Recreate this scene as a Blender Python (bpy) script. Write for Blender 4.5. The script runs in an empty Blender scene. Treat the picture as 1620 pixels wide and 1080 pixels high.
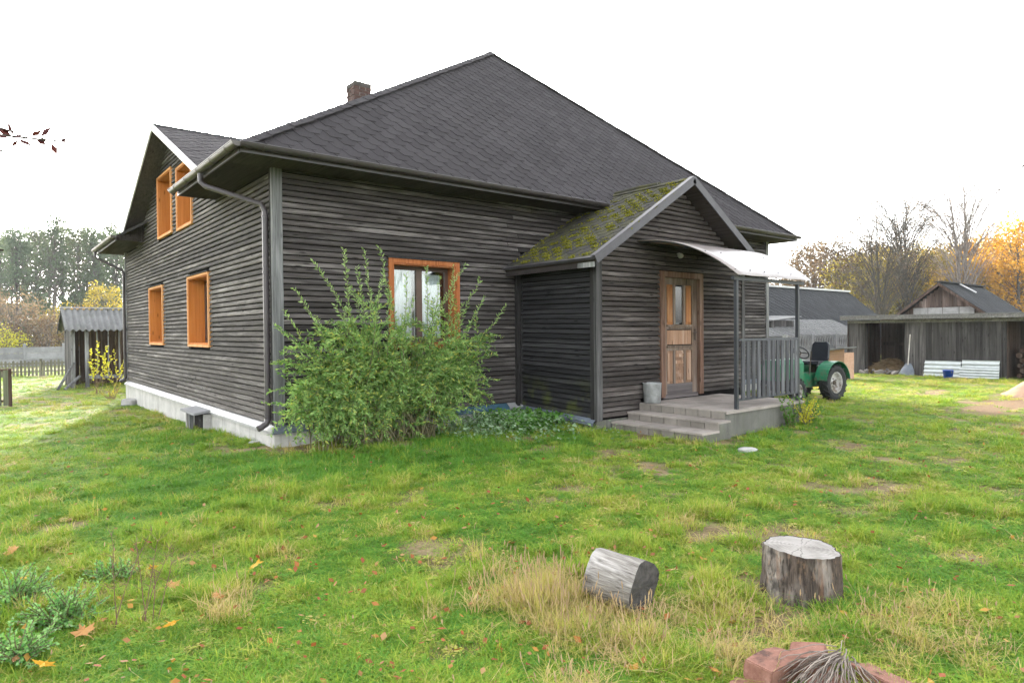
import bpy, bmesh, math, random
import numpy as np
from mathutils import Vector, Matrix

S = bpy.context.scene
COL = S.collection
RNG = random.Random(11)
NP = np.random.RandomState(5)

# ------------------------------------------------------------------ camera
EYE = Vector((-3.268, -9.376, 1.62))
cam = bpy.data.cameras.new('camera')
cam.sensor_width = 36.0
cam.lens = 22.888
cam.clip_start = 0.05
cam.clip_end = 3000
cam_o = bpy.data.objects.new('camera', cam)
COL.objects.link(cam_o)
_f = Vector((0.63105344, 0.77558587, -0.01543124))
_r = Vector((0.77556218, -0.6312096, -0.00881749))
_u = Vector((0.01657907, 0.00640358, 0.99984205))
cam_o.matrix_world = Matrix(((_r.x, _u.x, -_f.x, EYE.x), (_r.y, _u.y, -_f.y, EYE.y), (_r.z, _u.z, -_f.z, EYE.z), (0, 0, 0, 1)))
S.camera = cam_o

# ------------------------------------------------------------------ sky, sun, exposure
SUN_DIR = Vector((0.28767, 0.91642, 0.30)).normalized()
SUN_EL = math.asin(SUN_DIR.z)
SUN_ROT = math.atan2(SUN_DIR.x, SUN_DIR.y)
w = bpy.data.worlds.new('World')
S.world = w
w.use_nodes = True
wt = w.node_tree
wt.nodes.clear()
sky = wt.nodes.new('ShaderNodeTexSky')
sky.sky_type = 'NISHITA'
sky.sun_disc = False
sky.sun_elevation = SUN_EL
sky.sun_rotation = SUN_ROT
sky.air_density = 1.0
sky.dust_density = 3.0
sky.ozone_density = 1.0
hsv = wt.nodes.new('ShaderNodeHueSaturation')
hsv.inputs['Saturation'].default_value = 0.18
bg = wt.nodes.new('ShaderNodeBackground')
bg.inputs['Strength'].default_value = 0.15
wo = wt.nodes.new('ShaderNodeOutputWorld')
wt.links.new(sky.outputs[0], hsv.inputs['Color'])
wt.links.new(hsv.outputs[0], bg.inputs[0])
wt.links.new(bg.outputs[0], wo.inputs[0])

sun = bpy.data.lights.new('sun', 'SUN')
sun.energy = 2.0
sun.angle = math.radians(2.0)
sun.color = (1.0, 0.93, 0.82)
sun_o = bpy.data.objects.new('sun', sun)
COL.objects.link(sun_o)
sun_o.rotation_euler = (-SUN_DIR).to_track_quat('-Z', 'Y').to_euler()
sun_o.location = (20, 60, 30)

S.view_settings.view_transform = 'Standard'
S.view_settings.look = 'None'
S.view_settings.gamma = 1.0
S.view_settings.exposure = 3.0
S.render.engine = 'CYCLES'
S.cycles.max_bounces = 4
S.cycles.use_adaptive_sampling = True
S.cycles.adaptive_threshold = 0.022
S.cycles.transmission_bounces = 3
S.cycles.glossy_bounces = 3
S.cycles.diffuse_bounces = 2
S.cycles.volume_bounces = 0
S.cycles.transparent_max_bounces = 6
S.cycles.use_denoising = True

# ------------------------------------------------------------------ small noise helper
_tab = NP.rand(64, 256, 256).astype(np.float32)


def vnoise(x, y, scale, seed=0):
    x = np.asarray(x, float) * scale + 1000.3 + seed * 17.7
    y = np.asarray(y, float) * scale + 1000.7 + seed * 5.3
    xi, yi = np.floor(x).astype(int), np.floor(y).astype(int)
    fx, fy = x - xi, y - yi
    fx, fy = fx * fx * (3 - 2 * fx), fy * fy * (3 - 2 * fy)
    t = _tab[seed % 64]
    a, b = t[xi % 256, yi % 256], t[(xi + 1) % 256, yi % 256]
    c, d = t[xi % 256, (yi + 1) % 256], t[(xi + 1) % 256, (yi + 1) % 256]
    return (a * (1 - fx) + b * fx) * (1 - fy) + (c * (1 - fx) + d * fx) * fy


def sstep(a, b, x):
    t = np.clip((np.asarray(x, float) - a) / (b - a), 0, 1)
    return t * t * (3 - 2 * t)


def ground_z(x, y, bumps=True):
    x = np.asarray(x, float)
    y = np.asarray(y, float)
    yp = np.maximum(y - .2, 0)
    z = -0.31 * (1 - np.exp(-yp * yp / (1.2 * yp + .8) / 4.0)) * (1 - sstep(5, 12, x))
    z = z - 0.07 * np.exp(-((x - 6) ** 2 + (y + 3.2) ** 2) / 7.0)
    if bumps:
        near = np.exp(-((x - 2) ** 2 + (y + 3) ** 2) / 500.0)
        z = z + near * (0.05 * (vnoise(x, y, 0.6, 1) - .5) + 0.03 * (vnoise(x, y, 2.1, 2) - .5))
    return z


def bare_map(x, y):
    n = .6 * vnoise(x, y, 1.5, 21) + .4 * vnoise(x, y, 3.3, 24)
    return sstep(.60, .74, n)


def gz(x, y):
    return float(ground_z(x, y))


# ------------------------------------------------------------------ materials
class NT:
    def __init__(s, name):
        s.m = bpy.data.materials.new(name)
        s.m.use_nodes = True
        s.t = s.m.node_tree
        s.t.nodes.clear()
        s.out = s.t.nodes.new('ShaderNodeOutputMaterial')

    def n(s, typ, ins=None, **props):
        nd = s.t.nodes.new('ShaderNode' + typ)
        for k, v in props.items():
            setattr(nd, k, v)
        for k, v in (ins or {}).items():
            sk = nd.inputs[k]
            if isinstance(v, bpy.types.NodeSocket):
                s.t.links.new(v, sk)
            else:
                if hasattr(sk, 'default_value'):
                    try:
                        sk.default_value = v
                    except Exception:
                        sk.default_value = (v[0], v[1], v[2], 1.0)
        return nd

    def math(s, op, a, b=0.0, clamp=False):
        return s.n('Math', {0: a, 1: b}, operation=op, use_clamp=clamp).outputs[0]

    def vmul(s, a, b):
        return s.n('VectorMath', {0: a, 1: b}, operation='MULTIPLY').outputs[0]

    def vadd(s, a, b):
        return s.n('VectorMath', {0: a, 1: b}, operation='ADD').outputs[0]

    def mix(s, f, a, b, mode='MIX'):
        nd = s.n('Mix', {}, data_type='RGBA', blend_type=mode)
        for k, v in ((0, f), (6, a), (7, b)):
            if isinstance(v, bpy.types.NodeSocket):
                s.t.links.new(v, nd.inputs[k])
            elif k == 0:
                nd.inputs[k].default_value = v
            else:
                nd.inputs[k].default_value = (v[0], v[1], v[2], 1.0)
        return nd.outputs[2]

    def ramp(s, f, lo, hi, a=0.0, b=1.0):
        return s.n('MapRange', {0: f, 1: lo, 2: hi, 3: a, 4: b}).outputs[0]

    def noise(s, vec, scale, detail=3.0, rough=.55, dist=0.0):
        return s.n('TexNoise', {'Vector': vec, 'Scale': scale, 'Detail': detail, 'Roughness': rough, 'Distortion': dist}).outputs[0]

    def pos(s):
        return s.n('NewGeometry').outputs['Position']

    def rnd(s):
        return s.n('ObjectInfo').outputs['Random']

    def island(s):
        return s.n('NewGeometry').outputs['Random Per Island']

    def bump(s, h, strength, dist=.01):
        return s.n('Bump', {'Height': h, 'Strength': strength, 'Distance': dist}).outputs[0]

    def finish(s, col, rough=.8, metal=0.0, spec=.3, bump=None, **extra):
        b = s.n('BsdfPrincipled', {'Base Color': col, 'Roughness': rough, 'Metallic': metal, 'Specular IOR Level': spec})
        for k, v in extra.items():
            b.inputs[k.replace('_', ' ')].default_value = v
        if bump is not None:
            s.t.links.new(bump, b.inputs['Normal'])
        s.t.links.new(b.outputs[0], s.out.inputs['Surface'])
        return s.m


def wood(name, dark, mid, light, axis=0, silver=.6, grain=26.0, rough=.82, moss=0.0, vary=.5, knots=True, low_stain=None):
    t = NT(name)
    rnd = t.rnd()
    off = t.n('CombineXYZ', {0: t.math('MULTIPLY', rnd, 41.3), 1: t.math('MULTIPLY', rnd, 97.1), 2: t.math('MULTIPLY', rnd, 63.9)}).outputs[0]
    p0 = t.pos()
    p = t.vadd(p0, off)
    sc = [grain] * 3
    sc[axis] = grain * .03
    sc2 = [4.5] * 3
    sc2[axis] = .55
    sc3 = [9.0] * 3
    sc3[axis] = 2.2
    g = t.noise(t.vmul(p, tuple(sc)), 1.0, 6.0, .68, .6)
    pa = t.noise(t.vmul(p, tuple(sc2)), 1.0, 4.0, .6, .4)
    c = t.mix(t.ramp(g, .32, .66), dark, mid)
    lt = t.math('MULTIPLY', t.ramp(pa, .50, .66), t.ramp(g, .30, .62, .1, 1.0))
    c = t.mix(t.math('MULTIPLY', lt, silver), c, light)
    if knots:
        v = t.n('TexVoronoi', {'Vector': t.vmul(p, tuple(sc3)), 'Scale': 1.0}).outputs['Distance']
        c = t.mix(t.ramp(v, .06, .16, .8, 0.0), c, tuple(x * .35 for x in dark))
    if moss > 0:
        mz = t.n('SeparateXYZ', {0: p0}).outputs[2]
        mk = t.math('MULTIPLY', t.ramp(t.noise(p0, 2.2, 3.0), .5, .68), t.ramp(mz, .45, .85, moss, 0.0))
        c = t.mix(mk, c, (.10, .12, .02))
    val = t.ramp(rnd, 0, 1, 1 - vary * .5, 1 + vary * .7)
    c = t.mix(1.0, c, t.n('CombineColor', {0: val, 1: val, 2: val}).outputs[0], 'MULTIPLY')
    return t.finish(c, rough=rough, spec=.10, bump=t.bump(g, .5, .006))


def plain(name, col, rough=.6, metal=0.0, spec=.4, var=.25, nscale=6.0, bump=.15, vec=None):
    t = NT(name)
    p = t.pos()
    n = t.noise(p, nscale, 5.0, .6)
    c = t.mix(t.ramp(n, .3, .7), tuple(x * (1 - var) for x in col), tuple(min(1, x * (1 + var)) for x in col))
    return t.finish(c, rough=rough, metal=metal, spec=spec, bump=t.bump(t.noise(p, nscale * 9, 3.0), bump, .004))


def concrete(name, col, dirt=(.12, .10, .08), moss=0.0, streak=True, dark=.35):
    t = NT(name)
    p = t.pos()
    n = t.noise(p, 3.0, 6.0, .65)
    c = t.mix(t.ramp(n, .35, .7), tuple(x * .72 for x in col), col)
    if streak:
        s = t.noise(t.vmul(p, (9.0, 9.0, .7)), 1.0, 4.0, .6)
        c = t.mix(t.ramp(s, .55, .78, 0, dark), c, dirt)
    ov = t.ramp(t.rnd(), 0, 1, .78, 1.15)
    c = t.mix(1.0, c, t.n('CombineColor', {0: ov, 1: ov, 2: ov}).outputs[0], 'MULTIPLY')
    sp = t.noise(p, 22.0, 4.0, .7)
    c = t.mix(t.ramp(sp, .6, .8, 0, .6), c, dirt)
    if moss > 0:
        c = t.mix(t.ramp(t.noise(p, 1.7, 4.0), .5, .7, 0, moss), c, (.07, .09, .025))
    return t.finish(c, rough=.92, spec=.2, bump=t.bump(t.noise(p, 30, 5.0, .7), .35, .01))


def leafmat(name, cols, trans=.4, rough=.6, objvar=0.0):
    t = NT(name)
    i = t.island()
    r = t.n('ValToRGB', {0: i})
    e = r.color_ramp.elements
    k = len(cols)
    e[0].position, e[0].color = 0.0, (*cols[0], 1)
    e[1].position, e[1].color = 1.0, (*cols[-1], 1)
    for q in range(1, k - 1):
        el = e.new(q / (k - 1))
        el.color = (*cols[q], 1)
    c = r.outputs[0]
    if objvar:
        v = t.ramp(t.rnd(), 0, 1, 1 - objvar, 1 + objvar)
        c = t.mix(1.0, c, t.n('CombineColor', {0: v, 1: v, 2: v}).outputs[0], 'MULTIPLY')
    d = t.n('BsdfPrincipled', {'Base Color': c, 'Roughness': rough, 'Specular IOR Level': .12}).outputs[0]
    tr = t.n('BsdfTranslucent', {0: t.mix(1.0, c, (1.25, 1.2, .7), 'MULTIPLY')}).outputs[0]
    mx = t.n('MixShader', {0: trans, 1: d, 2: tr}).outputs[0]
    t.t.links.new(mx, t.out.inputs['Surface'])
    return t.m


def shingle_mat(name, col, moss=0.0):
    t = NT(name)
    p = t.pos()
    r = t.math('FRACT', t.math('ADD', t.island(), t.math('MULTIPLY', t.rnd(), 7.31)))
    g = t.noise(p, 160.0, 2.0, .7)
    b = t.noise(p, .9, 4.0, .6)
    c = t.mix(t.ramp(g, .3, .7), tuple(x * .62 for x in col), tuple(x * 1.4 for x in col))
    c = t.mix(t.ramp(b, .35, .7, 0, .45), c, tuple(x * 1.5 for x in col))
    v = t.ramp(r, 0, 1, .86, 1.14)
    c = t.mix(1.0, c, t.n('CombineColor', {0: v, 1: v, 2: v}).outputs[0], 'MULTIPLY')
    if moss > 0:
        mk = t.math('MULTIPLY', t.ramp(t.noise(p, 2.3, 5.0, .65), .42, .62, 0, moss), t.ramp(t.noise(p, 40.0, 3.0), .3, .6, .2, 1))
        c = t.mix(mk, c, (.11, .11, .025))
        c = t.mix(t.ramp(t.noise(p, 13.0, 2.0), .68, .76, 0, .7), c, (.25, .25, .22))
    return t.finish(c, rough=.9, spec=.12, bump=t.bump(g, .6, .004))


M = {}
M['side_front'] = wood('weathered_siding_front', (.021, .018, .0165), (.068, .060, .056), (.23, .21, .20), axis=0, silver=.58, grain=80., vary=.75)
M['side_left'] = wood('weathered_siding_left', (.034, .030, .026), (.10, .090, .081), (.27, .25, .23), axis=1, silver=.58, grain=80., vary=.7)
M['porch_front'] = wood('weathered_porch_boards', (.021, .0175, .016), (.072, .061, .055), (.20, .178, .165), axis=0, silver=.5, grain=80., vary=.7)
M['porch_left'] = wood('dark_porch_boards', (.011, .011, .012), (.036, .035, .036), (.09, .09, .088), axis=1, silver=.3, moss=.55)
M['post_grey'] = wood('grey_corner_board', (.06, .06, .06), (.185, .185, .184), (.38, .38, .378), axis=2, silver=.75)
M['post_mid'] = wood('mid_grey_corner_board', (.025, .024, .024), (.075, .072, .071), (.20, .195, .19), axis=2, silver=.5)
M['post_dark'] = wood('dark_corner_board', (.014, .013, .013), (.036, .034, .033), (.09, .085, .083), axis=2, silver=.3)
M['backing'] = plain('wall_sheathing', (.008, .007, .007), rough=.95, spec=.05)  # near-black so slots between boards read as lap shadow; shade put into colour
M['soffit'] = wood('brown_soffit', (.03, .024, .021), (.06, .049, .044), (.10, .088, .08), axis=1, silver=.3)
M['gutter'] = plain('brown_gutter_metal', (.036, .029, .028), rough=.38, spec=.5, var=.3, bump=.05)
M['gutter_left'] = plain('weathered_gutter_metal', (.055, .046, .036), rough=.42, spec=.5, var=.35, bump=.08)
M['pipe'] = plain('plum_brown_pipe', (.05, .041, .044), rough=.4, spec=.5, var=.2, bump=.03)
M['fascia'] = plain('pale_fascia', (.42, .41, .40), rough=.6, var=.12, nscale=4)
M['rake'] = plain('lilac_grey_metal_trim', (.045, .041, .047), rough=.5, spec=.5, var=.2)
M['orange'] = wood('orange_window_wood', (.38, .12, .025), (.52, .185, .045), (.62, .30, .10), axis=2, silver=.3, vary=.15)
M['orange_pale'] = wood('pale_orange_trim', (.50, .22, .08), (.66, .34, .15), (.72, .47, .27), axis=2, silver=.5, vary=.15)
M['redbrown'] = wood('red_brown_window_wood', (.20, .065, .022), (.34, .12, .045), (.45, .22, .11), axis=2, silver=.3, vary=.15)
M['sash'] = plain('brown_window_sash', (.075, .042, .028), rough=.45, var=.2)
M['foundation'] = concrete('pale_concrete', (.48, .465, .44), dirt=(.09, .08, .07), dark=.55)
M['flash'] = plain('galvanised_flashing', (.30, .30, .30), rough=.5, metal=.25, var=.15)
M['flash_dark'] = plain('slate_blue_flashing', (.12, .14, .17), rough=.5, var=.3)
M['flash_blue'] = plain('blue_painted_flashing', (.045, .10, .14), rough=.5, var=.5)
M['shingle'] = shingle_mat('charcoal_shingle', (.037, .0335, .0355))
M['shingle_moss'] = shingle_mat('mossy_shingle', (.046, .043, .041), moss=.55)
M['shingle_far'] = shingle_mat('barn_shingle', (.03, .031, .033))
M['moss'] = leafmat('moss_green', [(.06, .065, .010), (.15, .15, .018), (.25, .235, .025), (.10, .105, .018)], trans=.15, rough=.9)
M['deck'] = concrete('pale_deck_concrete', (.35, .31, .275), dirt=(.16, .13, .10), streak=False)
M['riser'] = concrete('stained_riser_tile', (.25, .225, .195), dirt=(.09, .08, .06), dark=.5)
M['pedestal'] = concrete('mossy_pedestal', (.17, .165, .145), dirt=(.04, .04, .033), moss=.4, dark=.7)
M['stone'] = concrete('field_stone', (.42, .41, .39), moss=.2)
M['steel'] = plain('dark_steel_post', (.022, .024, .03), rough=.45, spec=.5)
M['rail_slat'] = wood('grey_railing_slat', (.04, .04, .043), (.10, .10, .107), (.22, .22, .228), axis=2, silver=.6)
M['rail_bar'] = plain('slate_rail_bar', (.055, .058, .066), rough=.6, var=.2)
M['door_frame'] = wood('worn_door_frame', (.07, .042, .03), (.20, .115, .08), (.30, .215, .17), axis=2, silver=.6, vary=.2)
M['door_leaf'] = wood('worn_door_stile', (.075, .054, .042), (.20, .145, .11), (.32, .27, .23), axis=2, silver=.6, vary=.2)
M['door_orange'] = wood('orange_door_panel', (.15, .08, .048), (.30, .185, .12), (.42, .32, .25), axis=2, silver=.9, vary=.35)
M['door_bright'] = wood('bright_orange_door_panel', (.24, .095, .035), (.38, .17, .07), (.45, .28, .16), axis=2, silver=.5, vary=.2)
M['door_base'] = wood('grey_door_base', (.07, .06, .06), (.17, .15, .145), (.30, .27, .26), axis=0, silver=.5, vary=.1)
M['zinc'] = plain('dull_zinc', (.27, .275, .27), rough=.6, metal=.2, var=.3, nscale=9, spec=.4)
def _brick():
    t = NT('old_red_brick')
    p = t.pos()
    a = t.noise(p, 13.0, 5.0, .65)
    c = t.mix(t.ramp(a, .3, .7), (.18, .085, .062), (.31, .165, .125))
    c = t.mix(t.ramp(t.noise(p, 7.0, 4.0, .6), .60, .70, 0, .75), c, (.05, .038, .034))
    c = t.mix(t.ramp(t.noise(p, 19.0, 3.0, .6), .6, .75, 0, .6), c, (.36, .24, .19))
    M['brick'] = t.finish(c, rough=.95, spec=.15, bump=t.bump(t.noise(p, 60.0, 5.0, .7), .9, .008))


_brick()
M['chim_brick'] = plain('sooty_chimney_brick', (.075, .042, .034), rough=.95, var=.5, nscale=6)
M['mortar'] = plain('lime_mortar', (.15, .135, .12), rough=.95)
M['cap'] = plain('mortar_cap', (.06, .052, .045), rough=.95)
M['plank_grey'] = wood('grey_shed_plank', (.024, .022, .0215), (.075, .070, .068), (.19, .178, .17), axis=2, silver=.6, vary=.8)
M['plank_brown'] = wood('brown_shed_plank', (.035, .024, .019), (.10, .067, .052), (.19, .14, .115), axis=2, silver=.5)
M['plank_pale'] = wood('pale_gable_plank', (.06, .042, .035), (.17, .125, .105), (.33, .28, .25), axis=2, silver=.7, vary=.9)
M['plank_horiz'] = wood('grey_horizontal_plank', (.09, .088, .082), (.22, .21, .2), (.36, .34, .32), axis=0, silver=.6)
M['slate'] = concrete('grey_fibre_cement', (.19, .19, .187), dirt=(.10, .10, .095), moss=.12)
M['sheet_pale'] = plain('pale_corrugated_sheet', (.46, .49, .49), rough=.7, var=.12)
M['white'] = plain('white_sheet', (.45, .45, .44), rough=.6, var=.1)
M['pale_panel'] = plain('pale_grey_panel', (.30, .295, .285), rough=.7, var=.2)
M['conc_fence'] = concrete('grey_fence_concrete', (.27, .27, .272), dirt=(.14, .14, .14))
M['fence_wood'] = wood('mossy_fence_wood', (.07, .068, .045), (.16, .15, .11), (.25, .25, .19), axis=2, silver=.4)
M['gate_post'] = wood('dark_gate_post', (.05, .03, .022), (.10, .06, .045), (.16, .11, .09), axis=2, silver=.3)
M['gate_board'] = wood('green_gate_board', (.06, .065, .04), (.13, .14, .09), (.22, .23, .16), axis=2, silver=.4)
M['box_wood'] = wood('tan_box_board', (.25, .15, .10), (.38, .24, .17), (.48, .36, .28), axis=1, silver=.4)
def _tractor_paint():
    for key, nm, col, rough in (('green_paint', 'green_tractor_paint', (.008, .14, .062), .42), ('rim', 'white_wheel_rim', (.42, .41, .39), .55)):
        t = NT(nm)
        p = t.pos()
        z = t.n('SeparateXYZ', {0: p}).outputs[2]
        a = t.noise(p, 9.0, 5.0, .65)
        c = t.mix(t.ramp(a, .3, .7), tuple(x * .75 for x in col), tuple(x * 1.2 for x in col))
        mud = t.math('ADD', t.ramp(a, .45, .62, 0, .75), t.ramp(z, .25, .75, .35, -.35), clamp=True)
        c = t.mix(mud, c, (.085, .062, .042))
        c = t.mix(t.ramp(t.noise(p, 30.0, 3.0), .66, .72, 0, .8), c, (.07, .03, .015))
        M[key] = t.finish(c, rough=rough, spec=.4, bump=t.bump(a, .2, .005))


_tractor_paint()
M['tyre'] = plain('black_rubber', (.018, .018, .019), rough=.85, var=.4)
M['vinyl'] = plain('black_vinyl', (.015, .017, .022), rough=.5, spec=.4)
M['iron'] = plain('rusty_dark_iron', (.05, .035, .025), rough=.7, var=.5, nscale=20)
M['blue'] = plain('blue_plastic', (.012, .06, .36), rough=.4, var=.1)
M['shovel_grey'] = plain('slate_grey_plastic', (.10, .115, .14), rough=.5)
M['handle_wood'] = plain('pale_handle_wood', (.45, .42, .38), rough=.7)
M['sand'] = plain('brown_sand', (.17, .105, .065), rough=.95, var=.3, nscale=5, bump=.6)
M['hay'] = leafmat('straw', [(.30, .21, .12), (.42, .31, .18), (.20, .14, .09)], trans=.2, rough=.8)
M['debris'] = concrete('pale_rubble', (.34, .31, .28))
M['curtain'] = plain('white_curtain', (.80, .80, .80), rough=.9, var=.05, bump=.0)
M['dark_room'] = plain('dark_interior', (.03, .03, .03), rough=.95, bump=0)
M['bark_grey'] = wood('grey_bark', (.06, .052, .045), (.13, .115, .10), (.22, .20, .18), axis=2, silver=.4, knots=False)
M['bark_dark'] = wood('dark_bark', (.035, .03, .025), (.075, .065, .055), (.13, .12, .10), axis=2, silver=.3, knots=False)
M['bark_birch'] = wood('birch_bark', (.10, .08, .07), (.26, .22, .2), (.45, .42, .40), axis=2, silver=.6, knots=True)
M['stem'] = plain('green_brown_stem', (.12, .11, .05), rough=.7)
M['dry_stem'] = plain('dry_brown_stem', (.17, .10, .065), rough=.85)
M['log_side'] = wood('silver_debarked_log', (.06, .05, .042), (.33, .31, .28), (.52, .50, .475), axis=1, grain=60., silver=.8, vary=.05)
M['log_end'] = plain('dark_rotten_log_end', (.055, .05, .045), rough=.95, var=.5, nscale=30, bump=.6)


def _stump_mats():
    t = NT('stump_cut_top')
    tc = t.n('TexCoord').outputs['Object']
    d = t.n('VectorMath', {0: t.vmul(tc, (1, 1, 0))}, operation='LENGTH').outputs['Value']
    n = t.noise(tc, 9.0, 4.0)
    s = t.n('Math', {0: t.math('ADD', t.math('MULTIPLY', d, 260.0), t.math('MULTIPLY', n, 16.0))}, operation='SINE').outputs[0]
    c = t.mix(t.ramp(s, -1, 1, .0, .45), (.32, .30, .275), (.17, .155, .135))
    c = t.mix(t.ramp(t.noise(tc, 5.0, 5.0), .45, .68, 0, .7), c, (.12, .108, .095))
    sx = t.n('SeparateXYZ', {0: tc})
    wig = t.math('MULTIPLY', t.math('SUBTRACT', t.noise(tc, 14.0, 4.0), .5), .05)
    for ca, cb, half in ((1.0, .55, .0035), (-.5, 1.0, .0028), (.2, -1.0, .0022)):
        ln = t.math('ABSOLUTE', t.math('ADD', t.math('ADD', t.math('MULTIPLY', sx.outputs[0], ca), t.math('MULTIPLY', sx.outputs[1], cb)), wig))
        c = t.mix(t.math('MULTIPLY', t.ramp(ln, half, half * 2.2, 1, 0), t.ramp(d, .015, .08, .05, .5)), c, (.05, .042, .036))
    M['stump_top'] = t.finish(c, rough=.9, bump=t.bump(s, .3, .004))
    t = NT('stump_bark')
    p = t.n('TexCoord').outputs['Object']
    g = t.noise(t.vmul(p, (22, 22, 2.2)), 1.0, 6.0, .7, .8)
    pa = t.noise(t.vmul(p, (5, 5, 2.0)), 1.0, 4.0, .6)
    c = t.mix(t.ramp(g, .3, .65), (.018, .014, .012), (.125, .095, .075))
    c = t.mix(t.ramp(pa, .48, .64, 0, .85), c, (.36, .32, .28))
    c = t.mix(t.ramp(t.noise(t.vmul(p, (9, 9, 1.2)), 1.0, 3.0), .56, .66, 0, .75), c, (.17, .075, .035))
    c = t.mix(t.ramp(t.noise(p, 4.0, 4.0), .6, .66, 0, .85), c, (.04, .035, .03))
    fine = t.noise(t.vmul(p, (75, 75, 7)), 1.0, 5.0, .7, .5)
    c = t.mix(t.ramp(fine, .50, .62, 0, .8), c, (.022, .017, .014))
    c = t.mix(t.ramp(t.noise(t.vmul(p, (40, 40, 14)), 1.0, 4.0, .65), .56, .68, 0, .55), c, (.24, .15, .09))
    M['stump_side'] = t.finish(c, rough=.95, bump=t.bump(g, 1.0, .02))


_stump_mats()


def _glass():
    t = NT('window_glass')
    fr = t.n('Fresnel', {'IOR': 1.5}).outputs[0]
    tr = t.n('BsdfTransparent', {0: (.86, .9, .9, 1)}).outputs[0]
    gl = t.n('BsdfGlossy', {0: (1, 1, 1, 1), 'Roughness': .02}).outputs[0]
    mx = t.n('MixShader', {0: t.math('ADD', fr, .06), 1: tr, 2: gl}).outputs[0]
    t.t.links.new(mx, t.out.inputs['Surface'])
    M['glass'] = t.m
    t = NT('bronze_polycarbonate')
    p = t.pos()
    n = t.noise(t.vmul(p, (1.5, 4, 4)), 1.5, 4.0)
    c = t.mix(t.ramp(n, .35, .7), (.36, .32, .30), (.47, .43, .41))
    d = t.n('BsdfPrincipled', {'Base Color': c, 'Roughness': .22, 'Specular IOR Level': .45, 'Coat Weight': .12, 'Coat Roughness': .2}).outputs[0]
    tr = t.n('BsdfTranslucent', {0: (.40, .22, .16, 1)}).outputs[0]
    mx = t.n('MixShader', {0: .3, 1: d, 2: tr}).outputs[0]
    t.t.links.new(mx, t.out.inputs['Surface'])
    M['awning'] = t.m


_glass()


def _ground():
    t = NT('lawn_soil')
    p = t.pos()
    sx = t.n('SeparateXYZ', {0: p})
    a = t.noise(p, .55, 5.0, .6)
    b = t.noise(p, 3.5, 5.0, .65)
    f = t.noise(p, 40.0, 4.0, .7)
    c = t.mix(t.ramp(b, .3, .7), (.055, .085, .018), (.13, .17, .035))
    c = t.mix(t.ramp(a, .48, .66, 0, .75), c, (.22, .20, .075))
    ba = t.n('Attribute', {}, attribute_type='GEOMETRY', attribute_name='bare').outputs['Fac']
    c = t.mix(t.math('MULTIPLY', ba, t.ramp(f, .2, .6, .6, 1.0)), c, t.mix(t.ramp(b, .35, .65), (.13, .085, .05), (.27, .20, .12)))
    v = t.ramp(f, .25, .75, .55, 1.35)
    c = t.mix(1.0, c, t.n('CombineColor', {0: v, 1: v, 2: v}).outputs[0], 'MULTIPLY')
    # bare earth of the yard track by the sheds
    for (ex, ey, rx, ry) in ((13.2, -5.4, 2.9, 1.0), (16.2, -5.3, 2.2, 1.0)):
        q = t.n('VectorMath', {0: t.vmul(t.vadd(p, (-ex, -ey, 0)), (1 / rx, 1 / ry, 0))}, operation='LENGTH').outputs['Value']
        q = t.math('ADD', q, t.math('MULTIPLY', t.math('SUBTRACT', b, .5), 1.6))
        c = t.mix(t.ramp(q, .55, 1.0, .95, 0), c, t.mix(t.ramp(f, .3, .7), (.11, .07, .042), (.21, .14, .088)))
    M['ground'] = t.finish(c, rough=.97, spec=.1, bump=t.bump(t.noise(p, 18.0, 5.0, .7), .8, .03))


_ground()


def _grassmat(name, cols):
    t = NT(name)
    a = t.n('Attribute', {}, attribute_type='INSTANCER', attribute_name='tint').outputs['Fac']
    i = t.island()
    v = t.math('ADD', a, t.math('MULTIPLY', t.math('SUBTRACT', i, .5), .34), clamp=True)
    r = t.n('ValToRGB', {0: v})
    e = r.color_ramp.elements
    e[0].position, e[0].color = 0.0, (*cols[0], 1)
    e[1].position, e[1].color = 1.0, (*cols[-1], 1)
    for q in range(1, len(cols) - 1):
        el = e.new(q / (len(cols) - 1))
        el.color = (*cols[q], 1)
    d = t.n('BsdfPrincipled', {'Base Color': r.outputs[0], 'Roughness': .75, 'Specular IOR Level': .08}).outputs[0]
    tr = t.n('BsdfTranslucent', {0: t.mix(1.0, r.outputs[0], (1.2, 1.25, .6), 'MULTIPLY')}).outputs[0]
    mx = t.n('MixShader', {0: .26, 1: d, 2: tr}).outputs[0]
    t.t.links.new(mx, t.out.inputs['Surface'])
    M[name] = t.m


_grassmat('grass', [(.085, .215, .032), (.17, .295, .036), (.30, .36, .048), (.42, .37, .115), (.47, .345, .185)])

# ------------------------------------------------------------------ mesh helpers
WL = {}


def tag(o, label=None, cat=None, group=None, kind=None):
    if label:
        o['label'] = label
    if cat:
        o['category'] = cat
    if group:
        o['group'] = group
    if kind:
        o['kind'] = kind
    return o


def empty(name, loc, label, cat, group=None):
    o = bpy.data.objects.new(name, None)
    o.empty_display_size = .2
    COL.objects.link(o)
    o.location = loc
    WL[o.name] = Vector(loc)
    return tag(o, label, cat, group)


def link(name, me, mat, parent=None):
    o = bpy.data.objects.new(name, me)
    COL.objects.link(o)
    if mat is not None and not me.materials:
        me.materials.append(mat)
    if parent is not None:
        o.parent = parent
        WL[o.name] = WL[parent.name]
    else:
        WL[o.name] = Vector((0, 0, 0))
    return o


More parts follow.
